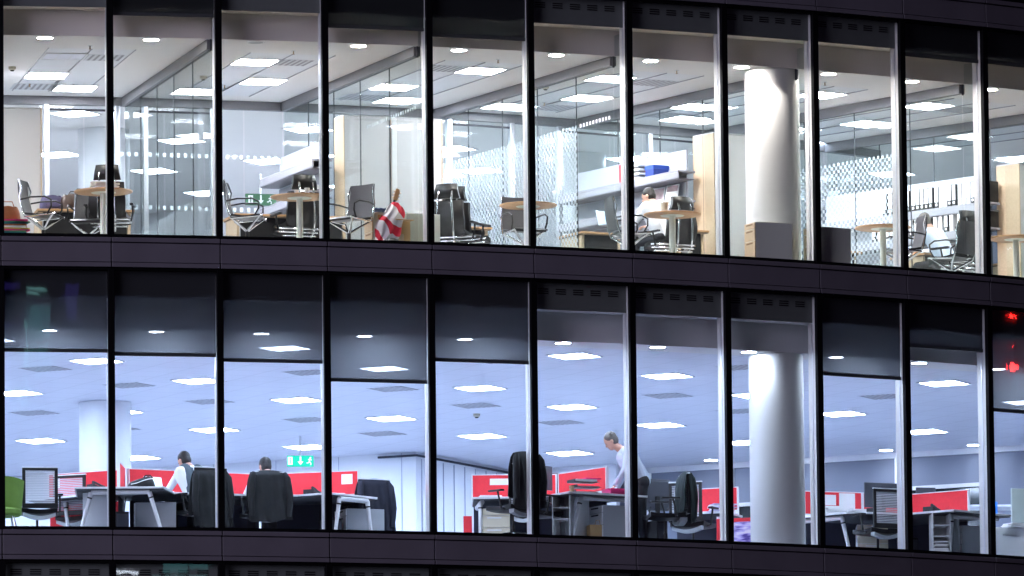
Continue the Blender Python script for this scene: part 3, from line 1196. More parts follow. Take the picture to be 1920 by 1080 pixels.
# wooden desks of the upper offices
def office_desk(s0, s1, d, ret_s=None, label='', pan=True, near=False):
    a, b, c, e = W(s0, d), W(s1, d), W(s1, d+.75), W(s0, d+.75)
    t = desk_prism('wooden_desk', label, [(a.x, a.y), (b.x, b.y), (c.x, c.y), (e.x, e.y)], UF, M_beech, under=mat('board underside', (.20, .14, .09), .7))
    if pan:
        cx, cy = t.location.x, t.location.y
        m = MB()
        for (u, v, mm, nm) in ((s0+.03, s0+.06, M_pale, 'end_panel'), (s1-.06, s1-.03, M_pale, 'end_panel'), (s0+.07, s1-.07, M_blk, 'front_panel')):
            p1, p2, p3, p4 = W(u, d+.08), W(v, d+.08), W(v, d+(.70 if nm == 'end_panel' else .10)), W(u, d+(.70 if nm == 'end_panel' else .10))
            MB().prism([(p.x-cx, p.y-cy) for p in (p1, p2, p3, p4)], .0, .70).build(nm, mm, t)
    return t


office_desk(.55, 1.55, 2.65, label='beech desk with bags and papers behind the first round table')
office_desk(2.62, 3.85, 2.75, label='beech desk with a black front behind the second round table')
office_desk(4.75, 5.60, 3.25, label='beech desk behind the two black chairs by the fifth mullion')
office_desk(6.62, 7.15, 3.15, label='beech desk with a pale end panel behind the squared glass')
office_desk(7.45, 7.82, 2.35, label='beech desk return along the shelf wall beside the tall cabinet')
office_desk(10.9, 11.8, 2.75, label='beech desk behind the seated man at the binder shelves')
office_desk(9.95, 10.30, 3.2, label='beech desk end seen beside the tenth mullion')
office_desk(12.2, 13.2, 2.8, label='beech desk at the right edge behind the tan cabinet')


# tall storage cabinets
def cabinet(label, s0, s1, d0, d1, h, side, left=True, right=False, face=M_lcab):
    p = W((s0+s1)/2, d0)
    t = thing('tall_cabinet', label, 'cabinet', (p.x, p.y, UF), A((s0+s1)/2))
    L = (s1-s0)*1.5*(RV-d0)/RV
    dp = d1-d0
    MB().box(-L/2+.02, L/2-.02, .0, dp, .02, h).build('back_panel', face, t, bevel=.003)
    for sx, on in ((-1, left), (1, right)):
        x = sx*(L/2-.009)
        MB().box(x-.009, x+.009, -.004, dp+.004, .0, h+.006).build('side_panel', side, t)
    MB().box(-L/2, L/2, -.002, dp+.002, h+.0065, h+.022).build('top', face, t)
    return t


cabinet('tall pale grey cabinet with a maple edge at the far left of the upper storey', -.35, .72, 3.9, 4.25, 2.30, M_pale)
cabinet('tall grey cabinet with a maple side, behind the red and white flag', 4.00, 4.54, 3.60, 3.98, 2.27, M_pale)
cabinet('tall grey cabinet partly behind the fourth mullion, right of the white strip', 4.60, 5.14, 3.60, 3.98, 2.27, M_pale, left=False, right=True)
t = tag(MB().box(-.04, .04, -.03, .0, .0, 2.28).build('cover_strip', M_white, bevel=.004), 'white upright strip between the two tall grey cabinets', 'strip')
t.location = W(4.57, 3.58, UF)
t.rotation_euler.z = A(4.57)
cabinet('tall maple sided cabinet between the seated man and the white column', 8.00, 9.1, 2.61, 3.12, 2.17, M_pale, face=M_lcab)
cabinet('tall tan cabinet at the right edge behind the last round table', 12.00, 12.9, 2.30, 2.74, 2.10, M_pale)


# shelf walls
def shelf_wall(k, d0, d1, z1, z2, label, top):
    p = W(k, 0)
    t = thing('shelf_wall', label, 'shelving', (p.x, p.y, UF), A(k))
    MB().box(-.09, -.06, d0+.25, d1, .74, top).build('wall_panel', M_shelfw, t)
    MB().box(-.105, -.091, d0+.25, d1, z2+.02, z1-.14).build('back_panel', mat('grey back', (.34, .36, .40), .6), t)
    for z in (z1, z2):
        MB().box(-.40, -.106, d0, d1, z-.03, z).build('shelf', M_shelf, t, bevel=.003)
        MB().box(-.402, -.38, d0, d1, z-.115, z-.031).build('shelf_lip', M_shelf, t, bevel=.006)
        MB().box(-.39, -.11, d0+.01, d1-.01, z-.128, z-.1155).build('shelf_shadow', mat('shelf shadow', (.12, .12, .14), .5), t)  # dark strip painted in as the shadow line below the shelf
    MB().box(-.104, -.091, d0+.25, d1, .74, z2-.14).build('lower_panel', M_shelf, t)
    return t


shelf_wall(4, 3.80, 6.15, 1.68, 1.25, 'grey wall shelves rising behind the second round table', 2.0)
shelf_wall(8, 2.92, 6.15, 1.66, 1.24, 'grey wall shelves with a blue file box and brochures above the seated man', 2.0)
shelf_wall(12, 2.58, 6.15, 1.55, 1.18, 'grey wall shelves full of lever arch binders at the right', 2.0)


# box files, binders, trays
def binder(c1=M_blk):
    def mk():
        t = thing('lever_arch_binder', '', 'binder')
        MB().box(-.145, .145, -.037, .037, 0, .315).build('cover', c1, t, bevel=.003)
        lb = MB().box(-.1475, -.1455, -.033, .033, .085, .308).build('spine_label', M_paper, t)
        MB().box(-.1475, -.1455, -.018, .018, .03, .065).build('tab', M_paper, t)
        return t
    return mk


BD = Repeat(binder())
BW = Repeat(binder(M_lcab))
gb = 'lever arch binders on the upper shelf'
d = 2.66
n = 0
while d < 4.75:
    p = W(12, 0)
    M = Matrix.Translation((p.x, p.y, UF)) @ Matrix.Rotation(A(12), 4, 'Z')
    q = M @ Vector((-.235, d, 1.552))
    (BW if n in (3, 4, 5, 8, 9) else BD)(q, A(12), '%s lever arch binder with white label, upper binder shelf, %s from the window' % (('pale', 'black')[n not in (3, 4, 5, 8, 9)], ORD[n]), gb)
    d += .088 if n % 5 else .12
    n += 1
d = 2.66
n = 0
while d < 4.9:
    q = M @ Vector((-.235, d, 1.182))
    if 1:
        o = (BD if n % 3 == 0 else BW)(q, A(12), '%s binder on the lower binder shelf, %s from the window' % (('pale', 'black')[n % 3 == 0], ORD[n]), 'binders on the lower shelf')
        o.scale = (1, 1, .84)
    d += .11 if n % 4 else .16
    n += 1


def paper_stack(label, loc, rz, n=8, w=.30, l=.22, cols=None, name='paper_stack', seed=3, h=.012):
    rr = random.Random(seed)
    t = thing(name, label, 'papers', loc, rz)
    z = 0
    for k in range(n):
        hh = h*rr.uniform(.6, 1.5)
        Mx = Matrix.Translation((rr.uniform(-.02, .02), rr.uniform(-.02, .02), 0)) @ Matrix.Rotation(rr.uniform(-.2, .2), 4, 'Z')
        MB().box(-w/2, w/2, -l/2, l/2, z, z+hh-.0008, Mx).build('sheaf', (cols or [M_paper])[k % len(cols or [M_paper])], t)
        z += hh
    return t


M8 = Matrix.Translation((W(8, 0).x, W(8, 0).y, UF)) @ Matrix.Rotation(A(8), 4, 'Z')
q = M8 @ Vector((-.24, 3.72, 1.662))
t = thing('file_box', 'blue cardboard file box on the upper shelf above the seated man', 'box', q, A(8))
MB().box(-.13, .13, -.11, .11, 0, .15).build('body', M_blue, t, bevel=.003)
MB().box(-.134, .134, -.114, .114, .10, .156).build('lid', mat('lighter blue card', (.012, .06, .34), .5), t)
q = M8 @ Vector((-.24, 4.15, 1.662))
t = thing('letter_tray', 'white stacked letter trays beside the blue file box', 'letter tray', q, A(8))
for k in range(4):
    MB().box(-.13, .13, -.16, .16, k*.062, k*.062+.006).box(-.13, -.124, -.16, .16, k*.062+.0061, k*.062+.03).build('tray', M_wlam, t)
    MB().box(-.11, .11, -.13, .13, k*.062+.0065, k*.062+.035).build('papers', M_paper, t)
q = M8 @ Vector((-.24, 4.5, 1.662))
t = tag(MB().box(-.12, .12, -.05, .05, 0, .26).build('red_folder', M_red, bevel=.003), 'red folder at the mullion end of the upper shelf', 'folder')
t.location = q
t.rotation_euler.z = A(8)
M_broch = mat('brochure print', (.35, .25, .27), .5, noise=.7, nscale=9)
for n, (dd, l) in enumerate(((3.35, 'right one beside the tall cabinet'), (3.72, 'left one beside the seated head'))):
    q = M8 @ Vector((-.25, dd, 1.243))
    t = thing('brochure', 'printed brochure leaning on the lower shelf, '+l, 'brochure', q, A(8)+.25)
    Mx = Matrix.Rotation(.22, 4, 'Y')
    MB().box(-.004, .004, -.12, .12, 0, .27, Mx).build('cover', M_paper, t)
    MB().box(-.0065, -.0045, -.105, .105, .09 if n else .17, .255, Mx).build('picture', M_broch, t)
M4 = Matrix.Translation((W(4, 0).x, W(4, 0).y, UF)) @ Matrix.Rotation(A(4), 4, 'Z')
paper_stack('white paper pile on the shelf left of the maple sided cabinet', M4 @ Vector((-.24, 4.3, 1.252)), A(4), 9)
q = M4 @ Vector((-.25, 5.2, 1.682))
M6 = Matrix.Translation((W(6, 0).x, W(6, 0).y, UF)) @ Matrix.Rotation(A(6), 4, 'Z')

# things on the round tables
paper_stack('pile of white papers and folders on the first round table', W(1.02, .75, UF+.731), A(1), 10, .34, .26, [M_paper, M_paper, M_gcab], h=.011)


def cup(label, loc, r=.045, h=.11, m=M_white):
    t = thing('cup', label, 'cup', loc)
    MB().lathe([(r*.70, 0), (r, h), (r*.92, h), (r*.64, .006)], n=24).build('wall', m, t, smooth=True)
    MB().lathe([(r*1.02, h-.005), (r*1.04, h), (r*.98, h+.004)], n=24).build('rim', m, t, smooth=True)
    return t


cup('large white paper cup on the round table with papers', W(6.70, .92, UF+.731), .062, .14, mat('ivory cup', (.72, .70, .60), .6))
cup('small white cup on the second round table', W(2.86, .70, UF+.731), .035, .06)
cup('clear tumbler on the second round table', W(2.98, .80, UF+.731), .038, .11, mat('cloudy glass', (.55, .58, .60), .15))
paper_stack('loose papers on the round table right of the paper cup', W(6.93, .95, UF+.731), A(7), 3, .36, .26, h=.009)
cup('white mug on the desk return by the tall cabinet', W(7.6, 2.5, UF+.731), .045, .10)

# left office clutter
t = thing('handbag', 'brown leather handbag on a pile of folders at the far left', 'bag', W(.10, .55, UF+.27), A(0))


def bagf(u, v):
    a = u*2*PI
    z = .20*v
    k = 1-.25*v**3
    return (.17*k*math.cos(a), .09*k*math.sin(a)*(1-.3*v), z+.012*math.sin(a*3)), (math.cos(a), math.sin(a), 0)


MB().sheet(bagf, 28, 8, .012).build('body', M_brown, t, smooth=True)
MB().tube([(-.09, -.03, .19), (-.06, -.03, .27), (.06, -.03, .27), (.09, -.03, .19)], .008).build('handle', M_brown, t, smooth=True)
paper_stack('pile of coloured folders under the brown handbag', W(.12, .55, UF+.0), A(0), 14, .46, .30, [mat('green folder', (.10, .30, .14), .6), M_pink, mat('yellow folder', (.55, .45, .05), .6), M_paper, M_brown, mat('teal folder', (.02, .18, .2), .6)], h=.018)
t = thing('rucksack', 'purple grey bag lying on the desk behind the first chair', 'bag', W(.72, 2.85, UF+.731), A(1))
MB().sheet(bagf, 24, 8, .012).build('body', mat('purple grey cloth', (.09, .08, .16), .8, noise=.3, nscale=9, bump=.4), t, smooth=True)
MB().box(-.10, .10, -.12, -.09, .03, .12).build('pocket', mat('purple grey cloth', (.1, .1, .1)), t, bevel=.01)
paper_stack('open papers on the desk behind the first round table', W(1.05, 2.85, UF+.731), A(1), 4, .5, .3, h=.008)
t = thing('leather_bag', 'dark brown leather bag on the desk beside the first table leg', 'bag', W(.93, 2.8, UF+.745), A(1))
MB().sheet(bagf, 24, 8, .012).build('body', mat('dark brown leather', (.06, .025, .015), .4, noise=.3), t, smooth=True)
MB().tube([(-.07, 0, .19), (-.03, 0, .25), (.05, 0, .25), (.08, 0, .19)], .007).build('handle', M_blk, t, smooth=True)

# red and white flag over a guitar, cardboard box, blue cloth
t = thing('guitar', 'guitar with a wooden headstock leaning beside the cardboard box', 'guitar', W(3.74, .62, UF), A(3.7))
ax0, ax1 = Vector((-.10, .02, .10)), Vector((.10, .10, .62))
MB().tube([ax0, ax0.lerp(ax1, .35), ax0.lerp(ax1, .5), ax0.lerp(ax1, .62), ax1*.82], [.10, .13, .085, .10, .03], 16).build('body', M_beech, t, smooth=True)
MB().tube([ax0.lerp(ax1, .7), ax1+Vector((.03, .01, .08))], .02).build('neck', mat('ebony', (.02, .012, .01), .4), t, smooth=True)
hd = ax1+Vector((.03, .01, .08))
Mx = Matrix.Translation(hd) @ Matrix.Rotation(.32, 4, 'Y')
h_ = MB().box(-.028, .028, -.012, .012, .0, .17, Mx).build('headstock', M_beech, t, bevel=.004)
pg = MB()
for k in range(3):
    for sx in (-1, 1):
        p = Mx @ Vector((sx*.04, 0, .035+k*.045))
        pg.cyl(p-Vector((.012, 0, 0)), p+Vector((.012, 0, 0)), .011, n=8)
pg.build('tuning_pegs', M_pale, h_)


def flagf(side):
    def fn(u, v):
        a = (u-.5)*2
        wv = .09+.10*math.sin(v*PI)**.7
        x = -.10+.20*(1-v)*1.0+a*wv-.02
        z = .66-.62*v-.05*a*a
        y = -.02-.12*math.sin(min(1, v*2)*PI/2)*(1-.6*a*a)+.02*math.sin(a*9+v*6)
        return (x+.02*math.sin(v*11), y, z), (0, -1, .2)
    return fn


fl = thing('flag', 'crumpled white flag with red bars draped over the guitar', 'flag', W(3.74, .60, UF), A(3.7))
mf = bpy.data.materials.new('flag cloth')
mf.use_nodes = True
nt = mf.node_tree
tc, mp, wv, cr = nt.nodes.new('ShaderNodeTexCoord'), nt.nodes.new('ShaderNodeMapping'), nt.nodes.new('ShaderNodeTexWave'), nt.nodes.new('ShaderNodeValToRGB')
mp.inputs['Rotation'].default_value = (.3, .9, .2)
wv.inputs['Scale'].default_value = 1.1
wv.inputs['Distortion'].default_value = 9
wv.inputs['Detail Scale'].default_value = 1.3
cr.color_ramp.interpolation = 'CONSTANT'
cr.color_ramp.elements[0].color = (.70, .02, .05, 1)
cr.color_ramp.elements[1].color = (.85, .82, .84, 1)
cr.color_ramp.elements[1].position = .30
nt.links.new(tc.outputs['Object'], mp.inputs[0])
nt.links.new(mp.outputs[0], wv.inputs[0])
nt.links.new(wv.outputs['Fac'], cr.inputs[0])
nt.links.new(cr.outputs[0], nt.nodes['Principled BSDF'].inputs['Base Color'])
nt.nodes['Principled BSDF'].inputs['Roughness'].default_value = .8
MB().sheet(flagf(1), 26, 30, .008).build('cloth', mf, fl, smooth=True)
t = thing('cardboard_box', 'open tan cardboard box standing right of the flag', 'box', W(3.84, .60, UF), A(3.9)+.12)
MB().box(-.17, .17, -.005, .005, 0, .40).box(-.17, .17, .30, .31, 0, .40).box(-.175, -.165, .0055, .2995, 0, .40).box(.165, .175, .0055, .2995, 0, .40).box(-.16, .16, .006, .299, 0, .01).build('walls', M_tan, t)
for a, b, r in ((-.17, .17, .9),):
    MB().box(-.17, .17, .31, .32, .40, .52).build('flap', M_tan, t)
    MB().box(-.17, .17, -.13, -.0, .402, .41).build('flap', M_tan, t)
MB().box(-.06, .07, -.008, -.0055, .10, .22).build('label', mat('pale tape', (.65, .55, .38), .6), t)
t = tag(MB().sheet(lambda u, v: (((u-.5)*.22, (v-.5)*.2, .03+.02*math.sin(u*PI)*math.sin(v*PI)+.006*math.sin(u*20)), (0, 0, 1)), 14, 10, .03).build('folded_cloth', mat('navy blue cloth', (.03, .05, .14), .8), smooth=True), 'folded navy blue cloth on the grey drawer unit', 'cloth')
t.location = W(3.72, .98, UF+.562)
t = tag(MB().lathe([(.13, 0), (.15, .02), (.10, .06), (.07, .11), (.02, .13)], n=20).build('bag', M_blk, smooth=True), 'black soft bag on the floor at the foot of the flag', 'bag')
t.location = W(3.72, .35, UF+.0)

# upper chairs
VC(W(.48, 1.15, UF), A(.5)-PI/2-.4, 'grey mesh meeting chair facing right beside the first round table', 'grey mesh meeting chairs')
VC(W(2.42, .95, UF), A(2.3)-PI/2-.35, 'grey mesh meeting chair just right of the third mullion, facing the second table')
VC(W(3.40, .85, UF), A(3.4)+PI/2+.55, 'grey mesh meeting chair with its back to the tall grey cabinet, facing left')
VC(W(5.33, 1.35, UF), A(5.3)+PI, 'mesh meeting chair behind the bare table at the fifth mullion')
VC(W(6.40, 1.15, UF), A(6.4)-PI/2-.2, 'mesh meeting chair behind the squared glass, facing the table with the paper cup')
VC(W(9.50, .95, UF), A(9.6)+PI/2-.35, 'mesh meeting chair at the mullion right of the chequered glass')
VC(W(10.30, 1.25, UF), A(10.2)+.25, 'large mesh meeting chair seen from behind, in front of the man at the binders')
VC(W(.98, 1.75, UF), A(1)+PI-.3, 'dark meeting chair under the desk behind the first round table')
EC(W(1.20, 1.85, UF), A(1.2)-.3, 'black leather high backed chair behind the paper stack of the first table', 'black high backed office chairs')
EC(W(3.20, 2.40, UF), A(3.2)+.1, 'black leather high backed chair behind the second round table')
EC(W(4.98, 2.70, UF), A(5)-.75, 'black high backed chair half turned right of the fourth mullion, nearer one')
EC(W(5.17, 2.92, UF), A(5)-.95, 'black high backed chair half turned, tucked behind its twin')
EC(W(7.20, 2.0, UF), A(7)+.1, 'black high backed chair of the man working under the shelves').scale = (1, 1, .9)
EC(W(10.82, 2.0, UF), A(11)+.1, 'black high backed chair of the man in the pale shirt by the binders').scale = (1, 1, 1.01)

# far exit sign and white cabinets of the upper storey
def exit_sign(label, loc, rz, lit, w=.46, h=.17):
    t = thing('exit_sign', label, 'exit sign', loc, rz)
    gm = M_exit if lit else mat('sign green', (.008, .09, .03), .5)
    wm = M_exitW if lit else M_white
    MB().box(-w/2, w/2, -.02, .02, 0, h).build('panel', gm, t)
    s = MB()
    y0, y1 = -.024, -.0205
    # doorway with a running figure, arrow down, figure in the doorway
    s.box(-.19, -.12, y0, y1, .025, .145)
    c = -.155
    s2 = MB()
    for sx in (.06,):
        pass
    s.box(-.012, .012, y0, y1, .06, .15)
    s.add([(-.045, y0, .075), (0, y0, .022), (.045, y0, .075)], [(0, 1, 2)])
    # running figure
    s.cyl((.15, y0, .132), (.15, y1, .132), .013, n=12)
    for a, b in (((.145, .118), (.135, .075)), ((.135, .075), (.16, .045)), ((.16, .045), (.15, .02)), ((.135, .075), (.11, .05)), ((.11, .05), (.09, .055)), ((.143, .112), (.17, .095)), ((.143, .112), (.115, .10))):
        d = Vector((b[0]-a[0], 0, b[1]-a[1])).normalized()
        n_ = Vector((-d.z, 0, d.x))*.007
        A_, B_ = Vector((a[0], y0, a[1])), Vector((b[0], y0, b[1]))
        s.add([A_+n_, B_+n_, B_-n_, A_-n_], [(0, 1, 2, 3)])
    s.build('pictogram', wm, t)
    dm = MB()
    dm.cyl((-.155, y0-.003, .118), (-.155, y0-.001, .118), .010, n=10)
    dm.box(-.162, -.148, y0-.003, y0-.001, .04, .105)
    dm.build('figure', gm, t)
    MB().box(-.012, .012, -.01, .01, h+.001, h+.30).build('hanger', M_alu, t)
    return t


exit_sign('green and white emergency exit sign hanging over the lower office', W(6.52, 12, LF+2.185), .12, True, .40, .165)
exit_sign('green and white exit sign deep inside the upper office behind the second table', W(4.66, 9.3, UF+1.74), .25, False, .46, .17)
for n, (x, y, w_, h_) in enumerate(((-5.2, 141.6, 1.2, 1.0), (-3.6, 140.2, 1.0, 1.2), (-4.35, 128.6+.9, .9, .72), (-6.9, 139.5, 1.0, 1.0), (-.2, 139.5, 1.2, 1.3), (2.0, 138.6, 1.2, 1.2))):
    t = thing('storage_cupboard', 'white storage cupboard deep in the upper office, %s from the left' % ORD[n], 'cupboard', (x, y, UF), AG)
    MB().box(-w_/2, w_/2, 0, .45, 0, h_).build('carcass', M_wlam, t, bevel=.004)
    for sx in (-1, 1):
        dd = MB().box(min(0, sx*w_/2)+.004, max(0, sx*w_/2)-.004, -.02, -.001, .05, h_-.02).build('door', M_white, t)
        MB().box(sx*.05-.006, sx*.05+.006, -.032, -.0205, h_*.5, h_*.5+.12).build('handle', M_alu, dd)
# ------------------------------------------------------------------ lower storey: workstations
M_udark = mat('under desk darkening', (.022, .025, .045), .7, noise=.2)  # for dark panels added below the screens to darken the space under the desks


def desk_screen(label, a, b, z0=.745, z1=1.15, notes=(), under=M_udark):
    a, b = Vector((*a, LF)), Vector((*b, LF))
    d = b-a
    L = d.length
    t = thing('desk_screen', label, 'desk screen', a, math.atan2(d.y, d.x), 'red fabric screens on the white desks')
    MB().box(.02, L-.02, -.018, .018, z0+.075, z1-.012).build('red_panel', M_red, t, bevel=.003)
    f = MB().box(0, .0195, -.022, .022, z0, z1).box(L-.0195, L, -.022, .022, z0, z1).box(.02, L-.02, -.022, .022, z1-.0115, z1).box(.02, L-.02, -.022, .022, z0, z0+.074)
    f.build('frame', M_wlam, t, bevel=.003)
    if under:
        MB().box(.03, L-.03, -.010, .010, .20, .70).build('lower_panel', under, t)
    for x0, x1, za, zb in notes:
        MB().box(x0, x1, -.0225, -.019, za, zb).build('pinned_paper', M_paper, t)
    return t


desk_screen('red desk screen left of the second black mullion, small paper pinned to it', (-6.50, 127.05), (-5.46, 126.46), notes=((.10, .20, .95, 1.10),), under=M_red)
desk_screen('short red desk screen seen end on beside the black bag', (-5.42, 126.44), (-5.46, 125.6), z1=1.17)
desk_screen('long red desk screen behind the man in the waistcoat', (-5.36, 126.33), (-3.55, 127.32))
desk_screen('red desk screen with a pinned notice, left of the empty chair with a jacket', (-3.53, 127.32), (-2.16, 126.94), notes=((1.17, 1.33, .96, 1.10),))
desk_screen('red desk screen with a white notice above the white drawer unit, lower middle', (-.60, 127.74), (.60, 127.78), notes=((.26, .66, 1.0, 1.09),))
desk_screen('red desk screen behind the black trays, rising towards the standing man', (.63, 127.71), (1.30, 126.78))
desk_screen('red desk screen with two white sheets, left of the ribbed chair at the lower right', (4.15, 130.55), (5.00, 130.90), notes=((.10, .50, .95, 1.10), (.55, .80, .84, 1.13)))
desk_screen('red desk screen behind the ribbed chair at the lower right', (5.0, 130.90), (5.72, 131.4), z1=1.15)
desk_screen('wide plain red desk screen at the lower right corner', (5.60, 131.30), (6.53, 130.62))
desk_screen('red desk screen glimpsed behind the chair with the dark green jacket', (2.30, 130.25), (3.20, 129.85))
t = tag(MB().box(-.45, .45, -.02, .02, .03, .62).build('low_screen', M_red, bevel=.004), 'low red board on the floor left of the lower column', 'board')
t.location = (3.30, 129.0, LF)
t.rotation_euler.z = -.3
mp_ = bpy.data.materials.new('poster print')
mp_.use_nodes = True
nt = mp_.node_tree
tc, mpn, no, cr = nt.nodes.new('ShaderNodeTexCoord'), nt.nodes.new('ShaderNodeMapping'), nt.nodes.new('ShaderNodeTexNoise'), nt.nodes.new('ShaderNodeValToRGB')
mpn.inputs['Scale'].default_value = (1.5, 1, 7)
no.inputs['Scale'].default_value = 3
cr.color_ramp.elements[0].position = .38
cr.color_ramp.elements[0].color = (.09, .05, .30, 1)
cr.color_ramp.elements[1].position = .62
cr.color_ramp.elements[1].color = (.85, .75, .85, 1)
e_ = cr.color_ramp.elements.new(.48)
e_.color = (.45, .35, .75, 1)
nt.links.new(tc.outputs['Object'], mpn.inputs[0])
nt.links.new(mpn.outputs[0], no.inputs[0])
nt.links.new(no.outputs['Fac'], cr.inputs[0])
nt.links.new(cr.outputs[0], nt.nodes['Principled BSDF'].inputs['Base Color'])
t = tag(MB().box(-.30, .28, -.003, .003, .24, .56).build('poster', mp_), 'blurred purple and white picture on the low red board', 'poster')
t.location = (3.22, 128.93, LF)
t.rotation_euler.z = -.3
t = tag(MB().box(-.06, .06, -.01, .01, 0, .30).build('red_board', M_red, bevel=.004), 'small dark red board by the wall panels left of the middle drawer unit', 'board')
t.location = (-.66, 128.4, LF+.33)

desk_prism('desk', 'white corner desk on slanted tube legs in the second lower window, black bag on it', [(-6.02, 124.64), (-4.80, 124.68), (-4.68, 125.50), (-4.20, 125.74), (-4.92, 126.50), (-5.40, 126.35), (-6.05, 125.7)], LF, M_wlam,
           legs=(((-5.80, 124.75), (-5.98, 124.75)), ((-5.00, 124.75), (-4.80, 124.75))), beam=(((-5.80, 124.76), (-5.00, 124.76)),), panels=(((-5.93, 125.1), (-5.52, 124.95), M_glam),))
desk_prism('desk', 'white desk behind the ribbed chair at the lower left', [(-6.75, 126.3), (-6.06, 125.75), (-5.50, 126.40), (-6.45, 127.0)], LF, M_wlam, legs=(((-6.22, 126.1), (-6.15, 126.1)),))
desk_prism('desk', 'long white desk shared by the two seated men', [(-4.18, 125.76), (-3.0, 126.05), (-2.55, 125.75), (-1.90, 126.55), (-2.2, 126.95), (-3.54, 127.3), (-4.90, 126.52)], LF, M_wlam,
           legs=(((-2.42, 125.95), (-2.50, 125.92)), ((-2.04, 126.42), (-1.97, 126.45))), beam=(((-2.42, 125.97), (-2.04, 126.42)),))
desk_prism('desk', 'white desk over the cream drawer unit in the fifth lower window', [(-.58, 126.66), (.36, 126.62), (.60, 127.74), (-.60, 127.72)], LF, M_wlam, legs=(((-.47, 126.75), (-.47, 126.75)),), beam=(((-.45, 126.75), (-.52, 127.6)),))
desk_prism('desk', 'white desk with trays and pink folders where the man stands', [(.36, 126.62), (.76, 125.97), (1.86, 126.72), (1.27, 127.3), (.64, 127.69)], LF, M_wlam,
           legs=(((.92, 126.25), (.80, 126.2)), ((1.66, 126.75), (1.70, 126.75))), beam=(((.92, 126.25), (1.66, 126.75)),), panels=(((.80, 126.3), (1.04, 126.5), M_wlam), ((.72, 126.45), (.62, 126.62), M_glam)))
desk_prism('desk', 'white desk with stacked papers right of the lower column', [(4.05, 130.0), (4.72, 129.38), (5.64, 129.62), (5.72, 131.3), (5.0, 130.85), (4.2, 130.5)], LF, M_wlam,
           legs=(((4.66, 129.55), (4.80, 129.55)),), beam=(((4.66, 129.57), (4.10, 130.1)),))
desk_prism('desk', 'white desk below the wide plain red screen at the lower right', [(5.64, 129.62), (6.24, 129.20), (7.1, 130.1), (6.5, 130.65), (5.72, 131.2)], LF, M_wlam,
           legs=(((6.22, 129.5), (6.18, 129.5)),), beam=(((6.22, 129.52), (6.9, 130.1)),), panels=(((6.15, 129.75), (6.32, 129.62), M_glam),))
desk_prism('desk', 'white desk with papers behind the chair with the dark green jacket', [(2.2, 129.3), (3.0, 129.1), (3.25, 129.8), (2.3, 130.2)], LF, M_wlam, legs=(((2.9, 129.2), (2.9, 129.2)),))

ped_l = Repeat(drawers(M_cream, M_wlam, w=.44, dp=.56, h=.58, hm=M_wlam))
GL = 'white drawer units under the lower desks'
ped_l((-.28, 127.05, LF), PI/2, 'cream fronted drawer unit under the desk of the fifth lower window', GL)
ped_l((5.10, 130.05, LF), PI/2, 'three drawer unit with a black lock beside the ribbed chair at the lower right', GL)
ped_s = Repeat(drawers(M_wlam, M_glam, w=.42, dp=.56, h=.58, hm=M_blk))
ped_s((-4.95, 125.62, LF), .05, 'grey drawer unit behind the slanted leg in the second lower window', GL)
ped_s((-2.15, 126.85, LF), .4, 'white drawer unit under the desk end in the fourth lower window', GL)
ped_s((1.38, 126.75, LF), .5, 'tall sided grey drawer unit under the desk where the man stands', GL)
ped_s((6.52, 130.35, LF), .55, 'grey drawer unit under the right hand desk of the lower corner', GL)
t = thing('low_cabinet', 'white low cabinet with papers on top at the lower right edge', 'cabinet', (7.12, 130.9, LF), .5)
MB().box(-.35, .9, 0, .5, .02, .62).build('carcass', M_wlam, t, bevel=.004)
for k in range(2):
    dd = MB().box(-.34+k*.63, .27+k*.63, -.02, -.001, .04, .60).build('drawer', M_wlam, t, bevel=.002)
    MB().box(-.13+k*.63, .10+k*.63, -.03, -.0205, .50, .515).build('handle', M_alu, dd)
paper_stack('papers on the white low cabinet at the right edge', (7.2, 131.0, LF+.622), .5, 5)

def tower(label, loc, rz):
    t = thing('computer_tower', label, 'computer', loc, rz)
    MB().box(-.09, .09, -.2, .2, .02, .42).build('case', M_blk, t, bevel=.006)
    MB().box(-.08, .08, -.206, -.2005, .05, .39).build('front', M_screen, t)
    MB().tube([(0, .2, .30), (.02, .27, .25), (.10, .30, .45), (.12, .25, .66)], .008).tube([(.03, .2, .2), (.06, .28, .15), (-.06, .30, .40), (-.05, .25, .66)], .007).build('cables', M_blk, t, smooth=True)
    return t


tower('black computer tower on the floor under the corner desk with the bag', (-5.42, 125.2, LF), .2)
tower('black computer tower under the long desk beside the white drawer unit', (-2.55, 126.5, LF), .4)
tower('black computer tower under the desk left of the ribbed chair, lower right', (5.62, 130.3, LF), .3)
tower('black computer tower beside the standing man\'s legs', (1.95, 127.3, LF), .6)
# open shelf units hanging under desks, filled with magazines
def shelf_unit(label, loc, rz, filled):
    t = thing('shelf_unit', label, 'shelving', loc, rz)
    MB().box(-.13, -.118, -.18, .18, .04, .695).box(.118, .13, -.18, .18, .04, .695).box(-.1175, .1175, .168, .18, .04, .695).build('frame', M_wlam, t)
    for z in (.05, .36, .52):
        MB().box(-.1175, .1175, -.18, .1675, z, z+.012).build('shelf', M_wlam, t)
    if filled:
        rr = random.Random(5)
        z = .064
        for k in range(12):
            Mx = Matrix.Translation((rr.uniform(-.01, .01), -.04, z)) @ Matrix.Rotation(rr.uniform(-.12, .12), 4, 'Z')
            MB().box(-.10, .10, -.14, .13, 0, .018, Mx).build('magazine', (M_paper, M_screen, M_wlam)[k % 3 if k % 4 else 0], t)
            z += .0195
    return t


shelf_unit('white open shelf unit full of magazines under the right hand desk', (6.05, 129.55, LF), .1, True)
shelf_unit('white open shelf unit under the desk with the trays', (.70, 126.35, LF), -.3, False)

